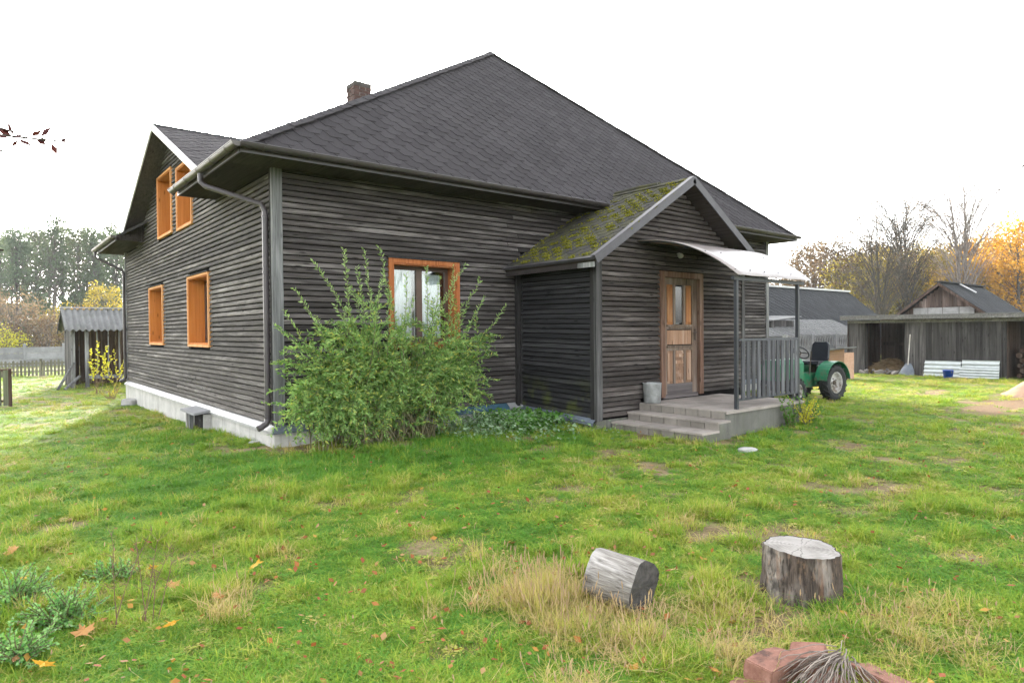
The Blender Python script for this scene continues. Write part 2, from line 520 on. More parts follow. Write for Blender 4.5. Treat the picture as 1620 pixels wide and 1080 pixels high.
def np_mesh(name, verts, faces_n, k):
    """verts (N,3), faces (F,k) index array"""
    me = bpy.data.meshes.new(name)
    nv, nf = len(verts), len(faces_n)
    me.vertices.add(nv)
    me.vertices.foreach_set('co', np.ascontiguousarray(verts, np.float32).ravel())
    me.loops.add(nf * k)
    me.loops.foreach_set('vertex_index', np.ascontiguousarray(faces_n, np.int32).ravel())
    me.polygons.add(nf)
    me.polygons.foreach_set('loop_start', np.arange(0, nf * k, k, dtype=np.int32))
    me.update(calc_edges=True)
    return me


class Fr:
    """a wall frame: s runs along the wall, z is up, d is outward"""

    def __init__(s, o, sx, n):
        s.o, s.s, s.n = Vector(o), Vector(sx).normalized(), Vector(n).normalized()
        s.t = Vector((0, 0, 1))

    def pt(s, a, z, d):
        return s.o + s.s * a + s.t * z + s.n * d


class MB:
    def __init__(s):
        s.v, s.f, s.mi = [], [], []
        s.cur = 0

    def add(s, vs, fs):
        b = len(s.v)
        s.v += [Vector(x) for x in vs]
        s.f += [tuple(i + b for i in f) for f in fs]
        s.mi += [s.cur] * len(fs)
        return s

    def hexa(s, p):
        return s.add(p, [(0, 3, 2, 1), (4, 5, 6, 7), (0, 1, 5, 4), (1, 2, 6, 5), (2, 3, 7, 6), (3, 0, 4, 7)])

    def box(s, x0, x1, y0, y1, z0, z1):
        return s.hexa([(x0, y0, z0), (x1, y0, z0), (x1, y1, z0), (x0, y1, z0), (x0, y0, z1), (x1, y0, z1), (x1, y1, z1), (x0, y1, z1)])

    def fbox(s, fr, a0, a1, z0, z1, d0, d1):
        return s.hexa([fr.pt(a0, z0, d0), fr.pt(a1, z0, d0), fr.pt(a1, z0, d1), fr.pt(a0, z0, d1),
                       fr.pt(a0, z1, d0), fr.pt(a1, z1, d0), fr.pt(a1, z1, d1), fr.pt(a0, z1, d1)])

    def mbox(s, mat, sx, sy, sz):
        """box of size sx,sy,sz centred at matrix origin"""
        p = [mat @ Vector((x * sx / 2, y * sy / 2, z * sz / 2)) for z in (-1, 1) for x, y in ((-1, -1), (1, -1), (1, 1), (-1, 1))]
        return s.hexa(p)

    def bar(s, a, b, wd, th, up=(0, 0, 1)):
        a, b = Vector(a), Vector(b)
        d = (b - a).normalized()
        u = Vector(up)
        if abs(d.dot(u)) > .98:
            u = Vector((1, 0, 0))
        x = d.cross(u).normalized() * (wd / 2)
        y = x.cross(d).normalized() * (th / 2)
        return s.hexa([a - x - y, a + x - y, a + x + y, a - x + y, b - x - y, b + x - y, b + x + y, b - x + y])

    def prism(s, poly, off):
        """convex/concave polygon (list of Vector) extruded by off"""
        n = len(poly)
        off = Vector(off)
        return s.add(list(poly) + [p + off for p in poly],
                     [tuple(range(n))[::-1], tuple(range(n, 2 * n))] + [(i, (i + 1) % n, n + (i + 1) % n, n + i) for i in range(n)])

    def tube(s, pts, rad, n=8, caps=True):
        pts = [Vector(p) for p in pts]
        if not isinstance(rad, (list, tuple)):
            rad = [rad] * len(pts)
        b = len(s.v)
        ref = None
        for i, p in enumerate(pts):
            d = (pts[min(i + 1, len(pts) - 1)] - pts[max(i - 1, 0)])
            if d.length < 1e-9:
                d = Vector((0, 0, 1))
            d.normalize()
            if ref is None:
                ref = d.orthogonal().normalized()
            x = (ref - d * ref.dot(d))
            if x.length < 1e-6:
                x = d.orthogonal()
            x.normalize()
            ref = x
            y = d.cross(x)
            for k in range(n):
                a = 2 * math.pi * k / n
                s.v.append(p + (x * math.cos(a) + y * math.sin(a)) * rad[i])
        for i in range(len(pts) - 1):
            for k in range(n):
                s.f.append((b + i * n + k, b + i * n + (k + 1) % n, b + (i + 1) * n + (k + 1) % n, b + (i + 1) * n + k))
                s.mi.append(s.cur)
        if caps:
            s.f.append(tuple(b + k for k in range(n))[::-1])
            e = b + (len(pts) - 1) * n
            s.f.append(tuple(e + k for k in range(n)))
            s.mi += [s.cur, s.cur]
        return s

    def lathe(s, c, prof, n=24, axis=(0, 0, 1), closed=False):
        c, ax = Vector(c), Vector(axis).normalized()
        x = ax.orthogonal().normalized()
        y = ax.cross(x)
        b = len(s.v)
        for (r, h) in prof:
            for k in range(n):
                a = 2 * math.pi * k / n
                s.v.append(c + ax * h + (x * math.cos(a) + y * math.sin(a)) * max(r, 1e-4))
        m = len(prof)
        for i in range(m if closed else m - 1):
            j = (i + 1) % m
            for k in range(n):
                s.f.append((b + i * n + k, b + i * n + (k + 1) % n, b + j * n + (k + 1) % n, b + j * n + k))
                s.mi.append(s.cur)
        return s

    def build(s, name, mat, parent=None, smooth=False, fix=True, mats=None):
        o = WL[parent.name] if parent is not None else Vector((0, 0, 0))
        me = bpy.data.meshes.new(name)
        me.from_pydata([tuple(v - o) for v in s.v], [], s.f)
        if fix:
            bm = bmesh.new()
            bm.from_mesh(me)
            bmesh.ops.recalc_face_normals(bm, faces=bm.faces)
            bm.to_mesh(me)
            bm.free()
        if mats:
            for m in mats:
                me.materials.append(m)
            for i, q in enumerate(s.mi):
                me.polygons[i].material_index = q
        if smooth:
            me.polygons.foreach_set('use_smooth', [True] * len(me.polygons))
        return link(name, me, mat if not mats else None, parent)


def quads_mesh(name, c, d, sx, sy, rng, mat, parent, wl=None, bend=0.0, nrm=None):
    """leaf diamonds: c centres (N,3), d long direction (N,3), half sizes sx (long), sy (wide)"""
    n = len(c)
    c = np.asarray(c, float)
    d = np.asarray(d, float)
    d /= np.linalg.norm(d, axis=1, keepdims=True) + 1e-9
    r = rng.normal(size=(n, 3)) if nrm is None else np.asarray(nrm, float)
    x = np.cross(d, r)
    x /= np.linalg.norm(x, axis=1, keepdims=True) + 1e-9
    sx = np.broadcast_to(np.asarray(sx, float), (n,))[:, None]
    sy = np.broadcast_to(np.asarray(sy, float), (n,))[:, None]
    v = np.stack([c - d * sx, c + x * sy - d * sx * .1, c + d * sx, c - x * sy - d * sx * .1], 1).reshape(-1, 3)
    o = WL[parent.name] if parent is not None else Vector((0, 0, 0))
    v = v - np.array(o)
    me = np_mesh(name, v, np.arange(4 * n).reshape(n, 4), 4)
    return link(name, me, mat, parent)


def rand_dirs(n, rng):
    v = rng.normal(size=(n, 3))
    return v / (np.linalg.norm(v, axis=1, keepdims=True) + 1e-9)


# ================================================================== GROUND
def ground():
    xs = np.unique(np.concatenate([np.linspace(-600, -40, 12), np.linspace(-40, -9, 20), np.linspace(-9, 17, 131), np.linspace(17, 60, 30), np.linspace(60, 700, 12)]))
    ys = np.unique(np.concatenate([np.linspace(-300, -30, 8), np.linspace(-30, -11, 12), np.linspace(-11, 16, 136), np.linspace(16, 60, 30), np.linspace(60, 800, 14)]))
    X, Y = np.meshgrid(xs, ys, indexing='ij')
    Z = ground_z(X, Y)
    v = np.stack([X, Y, Z], -1).reshape(-1, 3)
    ny = len(ys)
    i, j = np.meshgrid(np.arange(len(xs) - 1), np.arange(ny - 1), indexing='ij')
    a = (i * ny + j).ravel()
    f = np.stack([a, a + ny, a + ny + 1, a + 1], 1)
    me = np_mesh('ground', v, f, 4)
    me.polygons.foreach_set('use_smooth', [True] * len(me.polygons))
    at = me.attributes.new('bare', 'FLOAT', 'POINT')
    at.data.foreach_set('value', np.ascontiguousarray(bare_map(v[:, 0], v[:, 1]), np.float32))
    o = link('ground', me, M['ground'])
    tag(o, 'grassy ground of the yard around the wooden house', 'ground', kind='structure')


ground()

# ================================================================== HOUSE
PITCH = .0845
UR, VB = 13.3, 12.2
SOF = 3.975
house = empty('wooden_house', (0, 0, 0), 'large dark weathered wooden house with a steep charcoal shingled roof', 'house')
FL = Fr((0, 0, 0), (0, 1, 0), (-1, 0, 0))
FF = Fr((0, 0, 0), (1, 0, 0), (0, -1, 0))


def foundation():
    b = MB().box(-.07, UR + .07, -.07, VB + .07, -.9, .215)
    fd = b.build('foundation', M['foundation'], house)
    return fd


foundation()


def flashing():
    # left wall: galvanised, front wall: part blue part slate
    def strip(fr, a0, a1, mat, ins0=0, ins1=0):
        m = MB()
        p = [fr.pt(a0, .305, .012), fr.pt(a1, .305, .012), fr.pt(a1 + ins1, .225, .115), fr.pt(a0 - ins0, .225, .115)]
        q = [x + Vector((0, 0, -.004)) for x in p]
        lip = [fr.pt(a0 - ins0, .225, .115), fr.pt(a1 + ins1, .225, .115), fr.pt(a1 + ins1, .19, .117), fr.pt(a0 - ins0, .19, .117)]
        lip2 = [x + fr.n * (-.004) for x in lip]
        m.hexa(p + q)
        m.hexa(lip + lip2)
        return m.build('flashing', mat, house)
    strip(FL, 0, VB, M['flash'], ins0=.115)
    strip(FF, 0, 1.05, M['flash_dark'], ins0=.11)
    strip(FF, 1.06, 2.6, M['flash_blue'])
    strip(FF, 2.61, 4.2, M['flash_blue'])
    strip(FF, 4.21, 4.57, M['flash'])
    strip(FF, 8.95, UR, M['flash_dark'])


flashing()

WIN_L = [(3.38, 4.86, 1.42, 2.72), (7.28, 8.74, 1.42, 2.72), (4.50, 5.68, 3.83, 5.06), (6.24, 7.58, 3.87, 5.20)]
WIN_F = [(1.87, 3.08, 1.42, 2.74)]
GV, GZ, GS = 6.15, 5.93, .452     # gable centre, wall apex height, slope


def wall_slab(fr, a0, a1, z0, z1, holes, name, parent, top=None):
    """sheathing slab behind the boards, with real window openings"""
    az = sorted(set([a0, a1] + [h[0] for h in holes] + [h[1] for h in holes]))
    zz = sorted(set([z0, z1] + [h[2] for h in holes] + [h[3] for h in holes]))
    m = MB()
    for i in range(len(az) - 1):
        for j in range(len(zz) - 1):
            ca, cz = (az[i] + az[i + 1]) / 2, (zz[j] + zz[j + 1]) / 2
            if any(h[0] < ca < h[1] and h[2] < cz < h[3] for h in holes):
                continue
            m.fbox(fr, az[i], az[i + 1], zz[j], zz[j + 1], -.36, -.004)
    return m.build(name, M['backing'], parent)


wl = MB()
wall_left = wall_slab(FL, 0.004, VB - .4, .2, SOF, WIN_L[:2], 'wall', house)
wall_left['label'] = 'side wall of grey weathered lap boards with orange windows'
# gable upper wall as a five-sided slab cut by the window openings


def gable_slab():
    m = MB()
    holes = WIN_L[2:]
    cuts = sorted(set([GV - 4.33, GV, GV + 4.33] + [h[0] for h in holes] + [h[1] for h in holes]))
    for i in range(len(cuts) - 1):
        a0, a1 = cuts[i], cuts[i + 1]
        t0, t1 = GZ - GS * abs(a0 - GV), GZ - GS * abs(a1 - GV)
        hs = [h for h in holes if h[0] - 1e-6 <= a0 and a1 <= h[1] + 1e-6]
        segs = [(SOF + .001, None)]
        if hs:
            segs = [(SOF + .001, None)] if False else [(max(SOF + .001, hs[0][3]), None)]
        for (z0, _) in segs:
            if min(t0, t1) < z0 - 1e-4 and max(t0, t1) < z0:
                continue
            p = [FL.pt(a0, z0, -.36), FL.pt(a1, z0, -.36), FL.pt(a1, z0, -.004), FL.pt(a0, z0, -.004),
                 FL.pt(a0, max(t0, z0 + .001), -.36), FL.pt(a1, max(t1, z0 + .001), -.36), FL.pt(a1, max(t1, z0 + .001), -.004), FL.pt(a0, max(t0, z0 + .001), -.004)]
            m.hexa(p)
    return m.build('gable_wall', M['backing'], house)


# lower slab must leave room for the upper window sills below SOF too
def fix_left():
    global wall_left
    me = wall_left.data
    bpy.data.objects.remove(wall_left)
    h = [x for x in WIN_L]
    h2 = [(a, b, c, min(d, SOF)) for a, b, c, d in h]
    wall_left = wall_slab(FL, 0.004, VB - .4, .2, SOF, h2, 'wall', house)
    wall_left['label'] = 'side wall of grey weathered lap boards with orange windows'


fix_left()
gable_w = gable_slab()
wall_front = wall_slab(FF, 0.37, UR, .2, SOF + .02, WIN_F, 'wall', house)
wall_front['label'] = 'front wall of dark weathered lap boards behind the bush'
wall_back = MB().box(0.01, UR, VB - .36, VB, .2, SOF - .002).build('wall', M['side_front'], house)
wall_right = MB().box(UR - .36, UR - .002, .37, VB - .37, .2, SOF - .003).build('wall', M['side_left'], house)
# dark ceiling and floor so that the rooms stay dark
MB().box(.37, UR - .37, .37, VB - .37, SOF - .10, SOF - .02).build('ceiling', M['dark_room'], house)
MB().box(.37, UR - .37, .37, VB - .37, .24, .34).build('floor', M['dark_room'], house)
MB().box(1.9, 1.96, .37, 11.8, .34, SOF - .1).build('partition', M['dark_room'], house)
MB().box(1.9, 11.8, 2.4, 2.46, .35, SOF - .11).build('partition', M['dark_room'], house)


def board_mesh(fr, a0, a1, z, pitch, d=0.0, wob=.002, seg=3, sag=None, rng=RNG, lean=.042, gap=.016):
    """one lap board, thick lower edge and thin tucked upper edge"""
    m = MB()
    vs, fs = [], []
    j = [rng.uniform(-wob, wob) for _ in range(seg + 1)]
    e = [rng.uniform(-wob, wob) * 1.5 for _ in range(seg + 1)]
    dd = rng.uniform(-.003, .005)
    for i in range(seg + 1):
        a = a0 + (a1 - a0) * i / seg
        dz = sag(a, z) if sag else 0.0
        dt = sag(a, z + pitch) if sag else 0.0
        o = max(.016, lean + dd + e[i])
        zz = z + j[i] + dz
        zt = z + pitch + dt
        vs += [fr.pt(a, zz + gap, d - .002), fr.pt(a, zz + gap - .002, d + o * .9), fr.pt(a, zz + gap + .012, d + o), fr.pt(a, zt - .003 + j[i] * .5, d + o * .55), fr.pt(a, zt, d - .002)]
    for i in range(seg):
        b = i * 5
        for k in range(5):
            fs.append((b + k, b + (k + 1) % 5, b + 5 + (k + 1) % 5, b + 5 + k))
    fs.append((0, 1, 2, 3, 4))
    fs.append(tuple(seg * 5 + k for k in (4, 3, 2, 1, 0)))
    m.add(vs, fs)
    return m


def split_joints(a0, a1, rng, lo, hi):
    out = []
    a = a0
    while a1 - a > hi:
        L = rng.uniform(lo, hi)
        if a1 - a - L < .5:
            break
        out.append((a, a + L - .009))
        a += L
    out.append((a, a1))
    return out


def cut(a0, a1, z, pitch, holes, pad=0.0):
    segs = [(a0, a1)]
    for h in holes:
        if z + pitch > h[2] - pad + .01 and z < h[3] + pad - .01:
            ns = []
            for s0, s1 in segs:
                if h[1] + pad <= s0 or h[0] - pad >= s1:
                    ns.append((s0, s1))
                else:
                    if h[0] - pad - s0 > .05:
                        ns.append((s0, h[0] - pad))
                    if s1 - h[1] - pad > .05:
                        ns.append((h[1] + pad, s1))
            segs = ns
    return segs


def house_boards():
    r = random.Random(3)
    n = int((SOF - .30) / PITCH)
    z = .30
    while z < GZ - .15:
        full = z + PITCH <= SOF + .03
        if full:
            a0, a1 = .075, VB - .05
        else:
            hw = (GZ - (z + PITCH * .5)) / GS
            a0, a1 = GV - hw, GV + hw
        for s0, s1 in cut(a0, a1, z, PITCH, WIN_L, .045):
            for q0, q1 in split_joints(s0, s1, r, 3.5, 6.2):
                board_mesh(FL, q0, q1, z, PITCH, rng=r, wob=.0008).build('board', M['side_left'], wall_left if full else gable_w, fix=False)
        z += PITCH
    z = .30
    while z < SOF - .02:
        runs = [(.075, UR - .07)] if z > 3.05 else [(.075, 4.55), (8.95, UR - .07)]
        for a0, a1 in runs:
            for s0, s1 in cut(a0, a1, z, PITCH, WIN_F, .055):
                for q0, q1 in split_joints(s0, s1, r, 3.2, 6.5):
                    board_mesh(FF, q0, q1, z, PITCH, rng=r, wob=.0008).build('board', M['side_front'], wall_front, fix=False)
        z += PITCH


house_boards()


def corner_boards():
    MB().fbox(FF, -.052, .095, .30, SOF, .0, .056).build('corner_board', M['post_grey'], house)
    MB().fbox(FL, -.001, .07, .30, SOF - .002, .003, .0515).build('corner_board', M['post_dark'], house)
    MB().fbox(FL, VB - .06, VB + .03, .30, SOF, .003, .056).build('corner_board', M['post_grey'], house)
    MB().fbox(FF, UR - .10, UR + .03, .30, SOF, .0, .056).build('corner_board', M['post_grey'], house)


corner_boards()


def window(fr, h, parent, face, jamb, curtain=True, depth=.26, cap=True, double=False, casing=.045):
    a0, a1, z0, z1 = h
    c = casing
    wroot = MB().fbox(fr, a0 - c, a0, z0 - c, z1 + c, -.02, .066).fbox(fr, a1, a1 + c, z0 - c, z1 + c, -.02, .066) \
        .fbox(fr, a0 + .001, a1 - .001, z1, z1 + c - .001, -.02, .064).fbox(fr, a0 + .001, a1 - .001, z0 - c + .001, z0, -.02, .064).build('window', face, parent)
    j = MB()
    t = .022
    j.fbox(fr, a0 + .0005, a0 + t, z0 + .001, z1 - .001, -depth - .06, .045)
    j.fbox(fr, a1 - t, a1 - .0005, z0 + .001, z1 - .001, -depth - .06, .045)
    j.fbox(fr, a0 + t, a1 - t, z1 - t, z1 - .001, -depth - .06, .044)
    j.build('jamb', jamb, wroot)
    MB().fbox(fr, a0 + t, a1 - t, z0 + .001, z0 + .03, -depth - .06, .047).build('sill', jamb, wroot)
    if cap:
        k = MB()
        k.hexa([fr.pt(a0 - c - .03, z1 + c + .012, .0), fr.pt(a1 + c + .03, z1 + c + .012, .0), fr.pt(a1 + c + .03, z1 + c, .085), fr.pt(a0 - c - .03, z1 + c, .085),
                fr.pt(a0 - c - .03, z1 + c + .034, .0), fr.pt(a1 + c + .03, z1 + c + .034, .0), fr.pt(a1 + c + .03, z1 + c + .018, .085), fr.pt(a0 - c - .03, z1 + c + .018, .085)])
        k.build('drip_cap', M['post_dark'], wroot)
    i0, i1, y0, y1 = a0 + t, a1 - t, z0 + .03, z1 - t
    s = MB()
    q = .06
    s.fbox(fr, i0, i0 + q, y0, y1, -depth - .05, -depth)
    s.fbox(fr, i1 - q, i1, y0, y1, -depth - .05, -depth)
    s.fbox(fr, i0 + q, i1 - q, y1 - q, y1, -depth - .048, -depth - .002)
    s.fbox(fr, i0 + q, i1 - q, y0, y0 + q, -depth - .048, -depth - .002)
    mid = (i0 + i1) / 2
    s.fbox(fr, mid - .055, mid + .055, y0 + q, y1 - q, -depth - .049, -depth + .004)
    s.build('sash', M['sash'], wroot)
    for b0, b1 in ((i0 + q, mid - .055), (mid + .055, i1 - q)):
        MB().fbox(fr, b0, b1, y0 + q, y1 - q, -depth - .030, -depth - .024).build('pane', M['glass'], wroot)
    return wroot, (i0, i1, y0, y1)


def curtain(fr, a0, a1, z0, z1, d, parent, seed=0):
    n = 60
    r = random.Random(seed)
    ph = r.uniform(0, 6)
    top, bot = [], []
    for i in range(n + 1):
        t = i / n
        a = a0 + (a1 - a0) * t
        w_ = math.sin(t * 46 + ph) * .018 + math.sin(t * 17 + 2 * ph) * .012
        top.append(fr.pt(a, z1, d + w_ * .6))
        bot.append(fr.pt(a, z0 + .02 * math.sin(t * 9), d + w_))
    m = MB()
    m.add(top + bot, [(i, i + 1, n + 2 + i, n + 1 + i) for i in range(n)])
    return m.build('curtain', M['curtain'], parent, smooth=True, fix=False)


for k, h in enumerate(WIN_L):
    wn, inn = window(FL, h, wall_left if k < 2 else gable_w, M['orange_pale'], M['orange'], depth=.25)
    if k < 2:
        curtain(FL, inn[0] + .02, inn[1] - .1, inn[2], inn[3], -.40, wn, k)
wnf, inn = window(FF, WIN_F[0], wall_front, M['redbrown'], M['redbrown'], depth=.16, casing=.075)
curtain(FF, inn[0] + .06, inn[0] + .56, inn[2] + .05, inn[3] - .04, -.36, wnf, 5)
curtain(FF, inn[0] + .60, inn[1] - .06, inn[2] + .05, inn[3] - .10, -.34, wnf, 6)

# ---------------------------------------------------------------- main roof
AP = Vector((6.55, 3.42, 8.47))
BP = Vector((6.55, 8.75, 8.47))
EO = .665
EZ = 4.075
C1, C2, C3, C4 = Vector((-EO, -EO, EZ)), Vector((UR + .42, -EO, EZ)), Vector((UR + .42, VB + EO, EZ)), Vector((-EO, VB + EO, EZ))


def clip(poly, planes):
    """clip a 2-D polygon [(s,t)] by half planes (a,b,c): a*s+b*t+c>=0"""
    for a, b, c in planes:
        out = []
        n = len(poly)
        for i in range(n):
            p, q = poly[i], poly[(i + 1) % n]
            dp, dq = a * p[0] + b * p[1] + c, a * q[0] + b * q[1] + c
            if dp >= 0:
                out.append(p)
            if (dp >= 0) != (dq >= 0):
                k = dp / (dp - dq)
                out.append((p[0] + (q[0] - p[0]) * k, p[1] + (q[1] - p[1]) * k))
        poly = out
        if len(poly) < 3:
            return []
    return poly


class Slope:
    def __init__(s, o, e, up_hint):
        s.o = Vector(o)
        s.s = (Vector(e) - s.o).normalized()
        u = Vector(up_hint) - s.o
        s.t = (u - s.s * u.dot(s.s)).normalized()
        s.n = s.s.cross(s.t).normalized()
        if s.n.z < 0:
            s.n = -s.n

    def to2(s, p):
        d = Vector(p) - s.o
        return (d.dot(s.s), d.dot(s.t))

    def pt(s, a, t, n=0):
        return s.o + s.s * a + s.t * t + s.n * n


def planes_of(poly):
    """inward half planes of convex ccw/cw polygon"""
    cx = sum(p[0] for p in poly) / len(poly)
    cy = sum(p[1] for p in poly) / len(poly)
    out = []
    for i in range(len(poly)):
        p, q = poly[i], poly[(i + 1) % len(poly)]
        a, b = -(q[1] - p[1]), q[0] - p[0]
        c = -(a * p[0] + b * p[1])
        if a * cx + b * cy + c < 0:
            a, b, c = -a, -b, -c
        out.append((a, b, c))
    return out


def tabs(sl, outline, wd, row, rng, lift=.011):
    """hexagonal shingle tabs over a convex outline; yields (polygon verts bottom list)"""
    o2 = [sl.to2(p) for p in outline]
    pl = planes_of(o2)
    s0, s1 = min(p[0] for p in o2), max(p[0] for p in o2)
    t1 = max(p[1] for p in o2)
    res = []
    k = 0
    t = -.02
    while t < t1:
        a = s0 - wd + (wd / 2 if k % 2 else 0)
        while a < s1 + wd:
            jx = rng.uniform(-.006, .006)
            jt = rng.uniform(-.006, .006)
            hexa = [(a + wd * .25 + jx, t + jt), (a + wd * .75 + jx, t + jt), (a + wd * .985, t + row * .95), (a + wd * .985, t + row * 1.9), (a + wd * .015, t + row * 1.9), (a + wd * .015, t + row * .95)]
            p = clip(hexa, [(0, 1, .03)] + [q for q in pl])
            if len(p) >= 3:
                L = rng.uniform(.8, 1.25) * lift
                top = [sl.pt(x, y, .002 + L * max(0, 1 - (y - t) / (row * 1.9))) for x, y in p]
                bot = [sl.pt(x, y, -.002 + (L - .010) * max(0, 1 - (y - t) / (row * 1.9))) for x, y in p]
                res.append((top, bot))
            a += wd
        t += row
        k += 1
    return res


def tab_geo(m, top, bot):
    n = len(top)
    m.add(top + bot, [tuple(range(n)), tuple(range(n, 2 * n))[::-1]] + [(i, n + i, n + (i + 1) % n, (i + 1) % n) for i in range(n)])


def slab(m, poly, n, th):
    m.prism([Vector(p) for p in poly], -n * th)


def main_roof():
    r = random.Random(21)
    fs = Slope(C1, C2, AP)
    ls = Slope(C4, C1, AP)
    m = MB()
    n_f, n_l = fs.n, ls.n
    slab(m, [C1, C2, AP], n_f, .05)
    # left slope with a notch where the cross gable stands
    z_at = lambda u: EZ + (AP.z - EZ) * (u + EO) / (AP.x + EO)
    un = 2.35
    notch = [Vector((-EO, 2.80, EZ)), Vector((un, GV, z_at(un))), Vector((-EO, 9.45, EZ))]
    slab(m, [C1, notch[0], notch[1], AP], n_l, .05)
    slab(m, [AP, notch[1], BP], n_l, .05)
    slab(m, [notch[1], notch[2], C4, BP], n_l, .05)
    slab(m, [C2, C3, BP, AP], Slope(C2, C3, AP).n, .05)
    slab(m, [C3, C4, BP], Slope(C3, C4, BP).n, .05)
    roof = m.build('roof', M['shingle'], house)
    tb = tabs(fs, [C1, C2, AP], .33, .145, r)
    tb.sort(key=lambda q: (q[0][0] - EYE).length)
    for top, bot in tb[:300]:
        g = MB()
        tab_geo(g, top, bot)
        g.build('shingle', M['shingle'], roof, fix=False)
    g = MB()
    for top, bot in tb[300:]:
        tab_geo(g, top, bot)
    for outl in ([C1, notch[0], notch[1], AP], [notch[1], notch[2], C4, BP]):
        for top, bot in tabs(ls, outl, .33, .145, r):
            tab_geo(g, top, bot)
    # far slopes, seen only from the side
    tag(g.build('shingle_field', M['shingle'], roof, fix=False), kind='stuff')
    # hip caps
    g = MB()
    for a, b in ((C1, AP), (C2, AP), (AP, BP), (C4, BP), (C3, BP)):
        L = (b - a).length
        d = (b - a) / L
        side = d.cross(Vector((0, 0, 1))).normalized()
        k = int(L / .26)
        for i in range(k):
            p, q = a + d * (L * i / k - .02), a + d * (L * (i + 1) / k)
            dr = .062 + r.uniform(-.008, .008)
            h0, h1 = Vector((0, 0, .034)), Vector((0, 0, .024))
            w_ = .13
            e0, e1 = p + side * w_ - Vector((0, 0, dr)) + h0, p - side * w_ - Vector((0, 0, dr)) + h0
            f0, f1 = q + side * w_ - Vector((0, 0, dr)) + h1, q - side * w_ - Vector((0, 0, dr)) + h1
            dn = Vector((0, 0, -.012))
            g.hexa([e0 + dn, p + h0 + dn, q + h1 + dn, f0 + dn, e0, p + h0, q + h1, f0])
            g.hexa([p + h0 + dn, e1 + dn, f1 + dn, q + h1 + dn, p + h0, e1, f1, q + h1])
    g.build('hip_cap', M['shingle'], roof)
    return roof, notch


roof, NOTCH = main_roof()


def eaves():
    # soffits and fascias
    s = MB()
    s.box(-EO + .03, UR + .39, -EO + .03, .02, SOF, SOF + .02)
    s.box(UR - .01, UR + .39, .02, VB + EO - .03, SOF, SOF + .02)
    s.box(-EO + .03, UR + .0, VB, VB + EO - .03, SOF, SOF + .02)
    s.build('soffit', M['soffit'], house)
    MB().box(-EO + .03, .01, .021, 2.80, SOF + .001, SOF + .021).build('soffit', M['soffit'], house)
    MB().box(-EO + .03, .01, 9.42, VB, SOF + .001, SOF + .021).build('soffit', M['soffit'], house)
    f = MB()
    f.box(-EO + .02, UR + .41, -EO + .005, -EO + .029, SOF - .01, EZ - .03)
    f.build('fascia', M['gutter'], house)
    MB().box(-EO + .005, -EO + .029, -EO + .03, 2.80, SOF - .01, EZ - .03).build('fascia', M['gutter_left'], house)
    MB().box(-EO + .005, -EO + .029, 9.42, VB + EO - .03, SOF - .01, EZ - .03).build('fascia', M['gutter_left'], house)
    MB().box(UR + .385, UR + .41, -EO + .03, VB + EO, SOF - .01, EZ - .03).build('fascia', M['gutter'], house)
    # closed ends of the left eave stubs: vertical brown boards
    for vv, sg in ((9.40, -1), (2.81, 1)):
        e = MB()
        n = 7
        zt = lambda u: EZ - .02 + .60 * (u + EO)
        for i in range(n):
            u0, u1 = -EO + .03 + (EO - .03) * i / n, -EO + .03 + (EO - .03) * (i + 1) / n - .006
            y0, y1 = sorted((vv, vv + sg * .02))
            e.hexa([(u0, y0, SOF), (u1, y0, SOF), (u1, y1, SOF), (u0, y1, SOF), (u0, y0, zt(u0)), (u1, y0, zt(u1)), (u1, y1, zt(u1)), (u0, y1, zt(u0))])
        e.build('eave_end', M['soffit'], house)


eaves()


def half_gutter(p0, p1, rad, mat, parent, out, brackets=.62):
    p0, p1 = Vector(p0), Vector(p1)
    out = Vector(out)
    m = MB()
    n = 9
    ring = []
    for rr in (rad, rad - .007):
        for k in range(n + 1):
            a = math.pi * k / n
            ring.append((math.cos(a) * rr, -math.sin(a) * rr))
    outer, inner = ring[:n + 1], ring[n + 1:]
    prof = outer + inner[::-1]
    k = len(prof)
    vs = [p0 + out * (x + rad) + Vector((0, 0, y)) for x, y in prof] + [p1 + out * (x + rad) + Vector((0, 0, y)) for x, y in prof]
    m.add(vs, [tuple(range(k)), tuple(range(k, 2 * k))[::-1]] + [(i, (i + 1) % k, k + (i + 1) % k, k + i) for i in range(k)])
    for pe in (p0, p1):
        c = pe + out * rad
        d = (p1 - p0).normalized() * .003
        disc = [c + out * (math.cos(math.pi * q / n) * rad) + Vector((0, 0, -math.sin(math.pi * q / n) * rad)) for q in range(n + 1)]
        m.prism([x - d for x in disc], d * 2)
    # rolled lip
    m.tube([p0 + out * (2 * rad), p1 + out * (2 * rad)], .009, 6)
    g = m.build('gutter', mat, parent)
    L = (p1 - p0).length
    d = (p1 - p0).normalized()
    q = int(L / brackets)
    for i in range(q):
        c = p0 + d * (L * (i + .5) / q)
        b = MB()
        pts = [c + out * (math.cos(math.pi * t / 8) * (rad + .005) + rad) + Vector((0, 0, -math.sin(math.pi * t / 8) * (rad + .005))) for t in range(9)]
        for a_, b_ in zip(pts, pts[1:]):
            b.bar(a_, b_, .022, .005, up=d.cross(b_ - a_))
        b.build('bracket', mat, g)
    return g


GR = .062
half_gutter((-EO - .02, -EO - .0, EZ - .01), (6.18, -EO, EZ - .01), GR, M['gutter'], house, (0, -1, 0))
half_gutter((7.55, -EO, EZ - .01), (UR + .40, -EO, EZ - .01), GR, M['gutter'], house, (0, -1, 0))
half_gutter((-EO, -EO - .10, EZ - .012), (-EO, 2.86, EZ - .012), GR, M['gutter_left'], house, (-1, 0, 0))
half_gutter((-EO, 9.20, EZ - .012), (-EO, VB + EO + .02, EZ - .012), GR, M['gutter_left'], house, (-1, 0, 0))


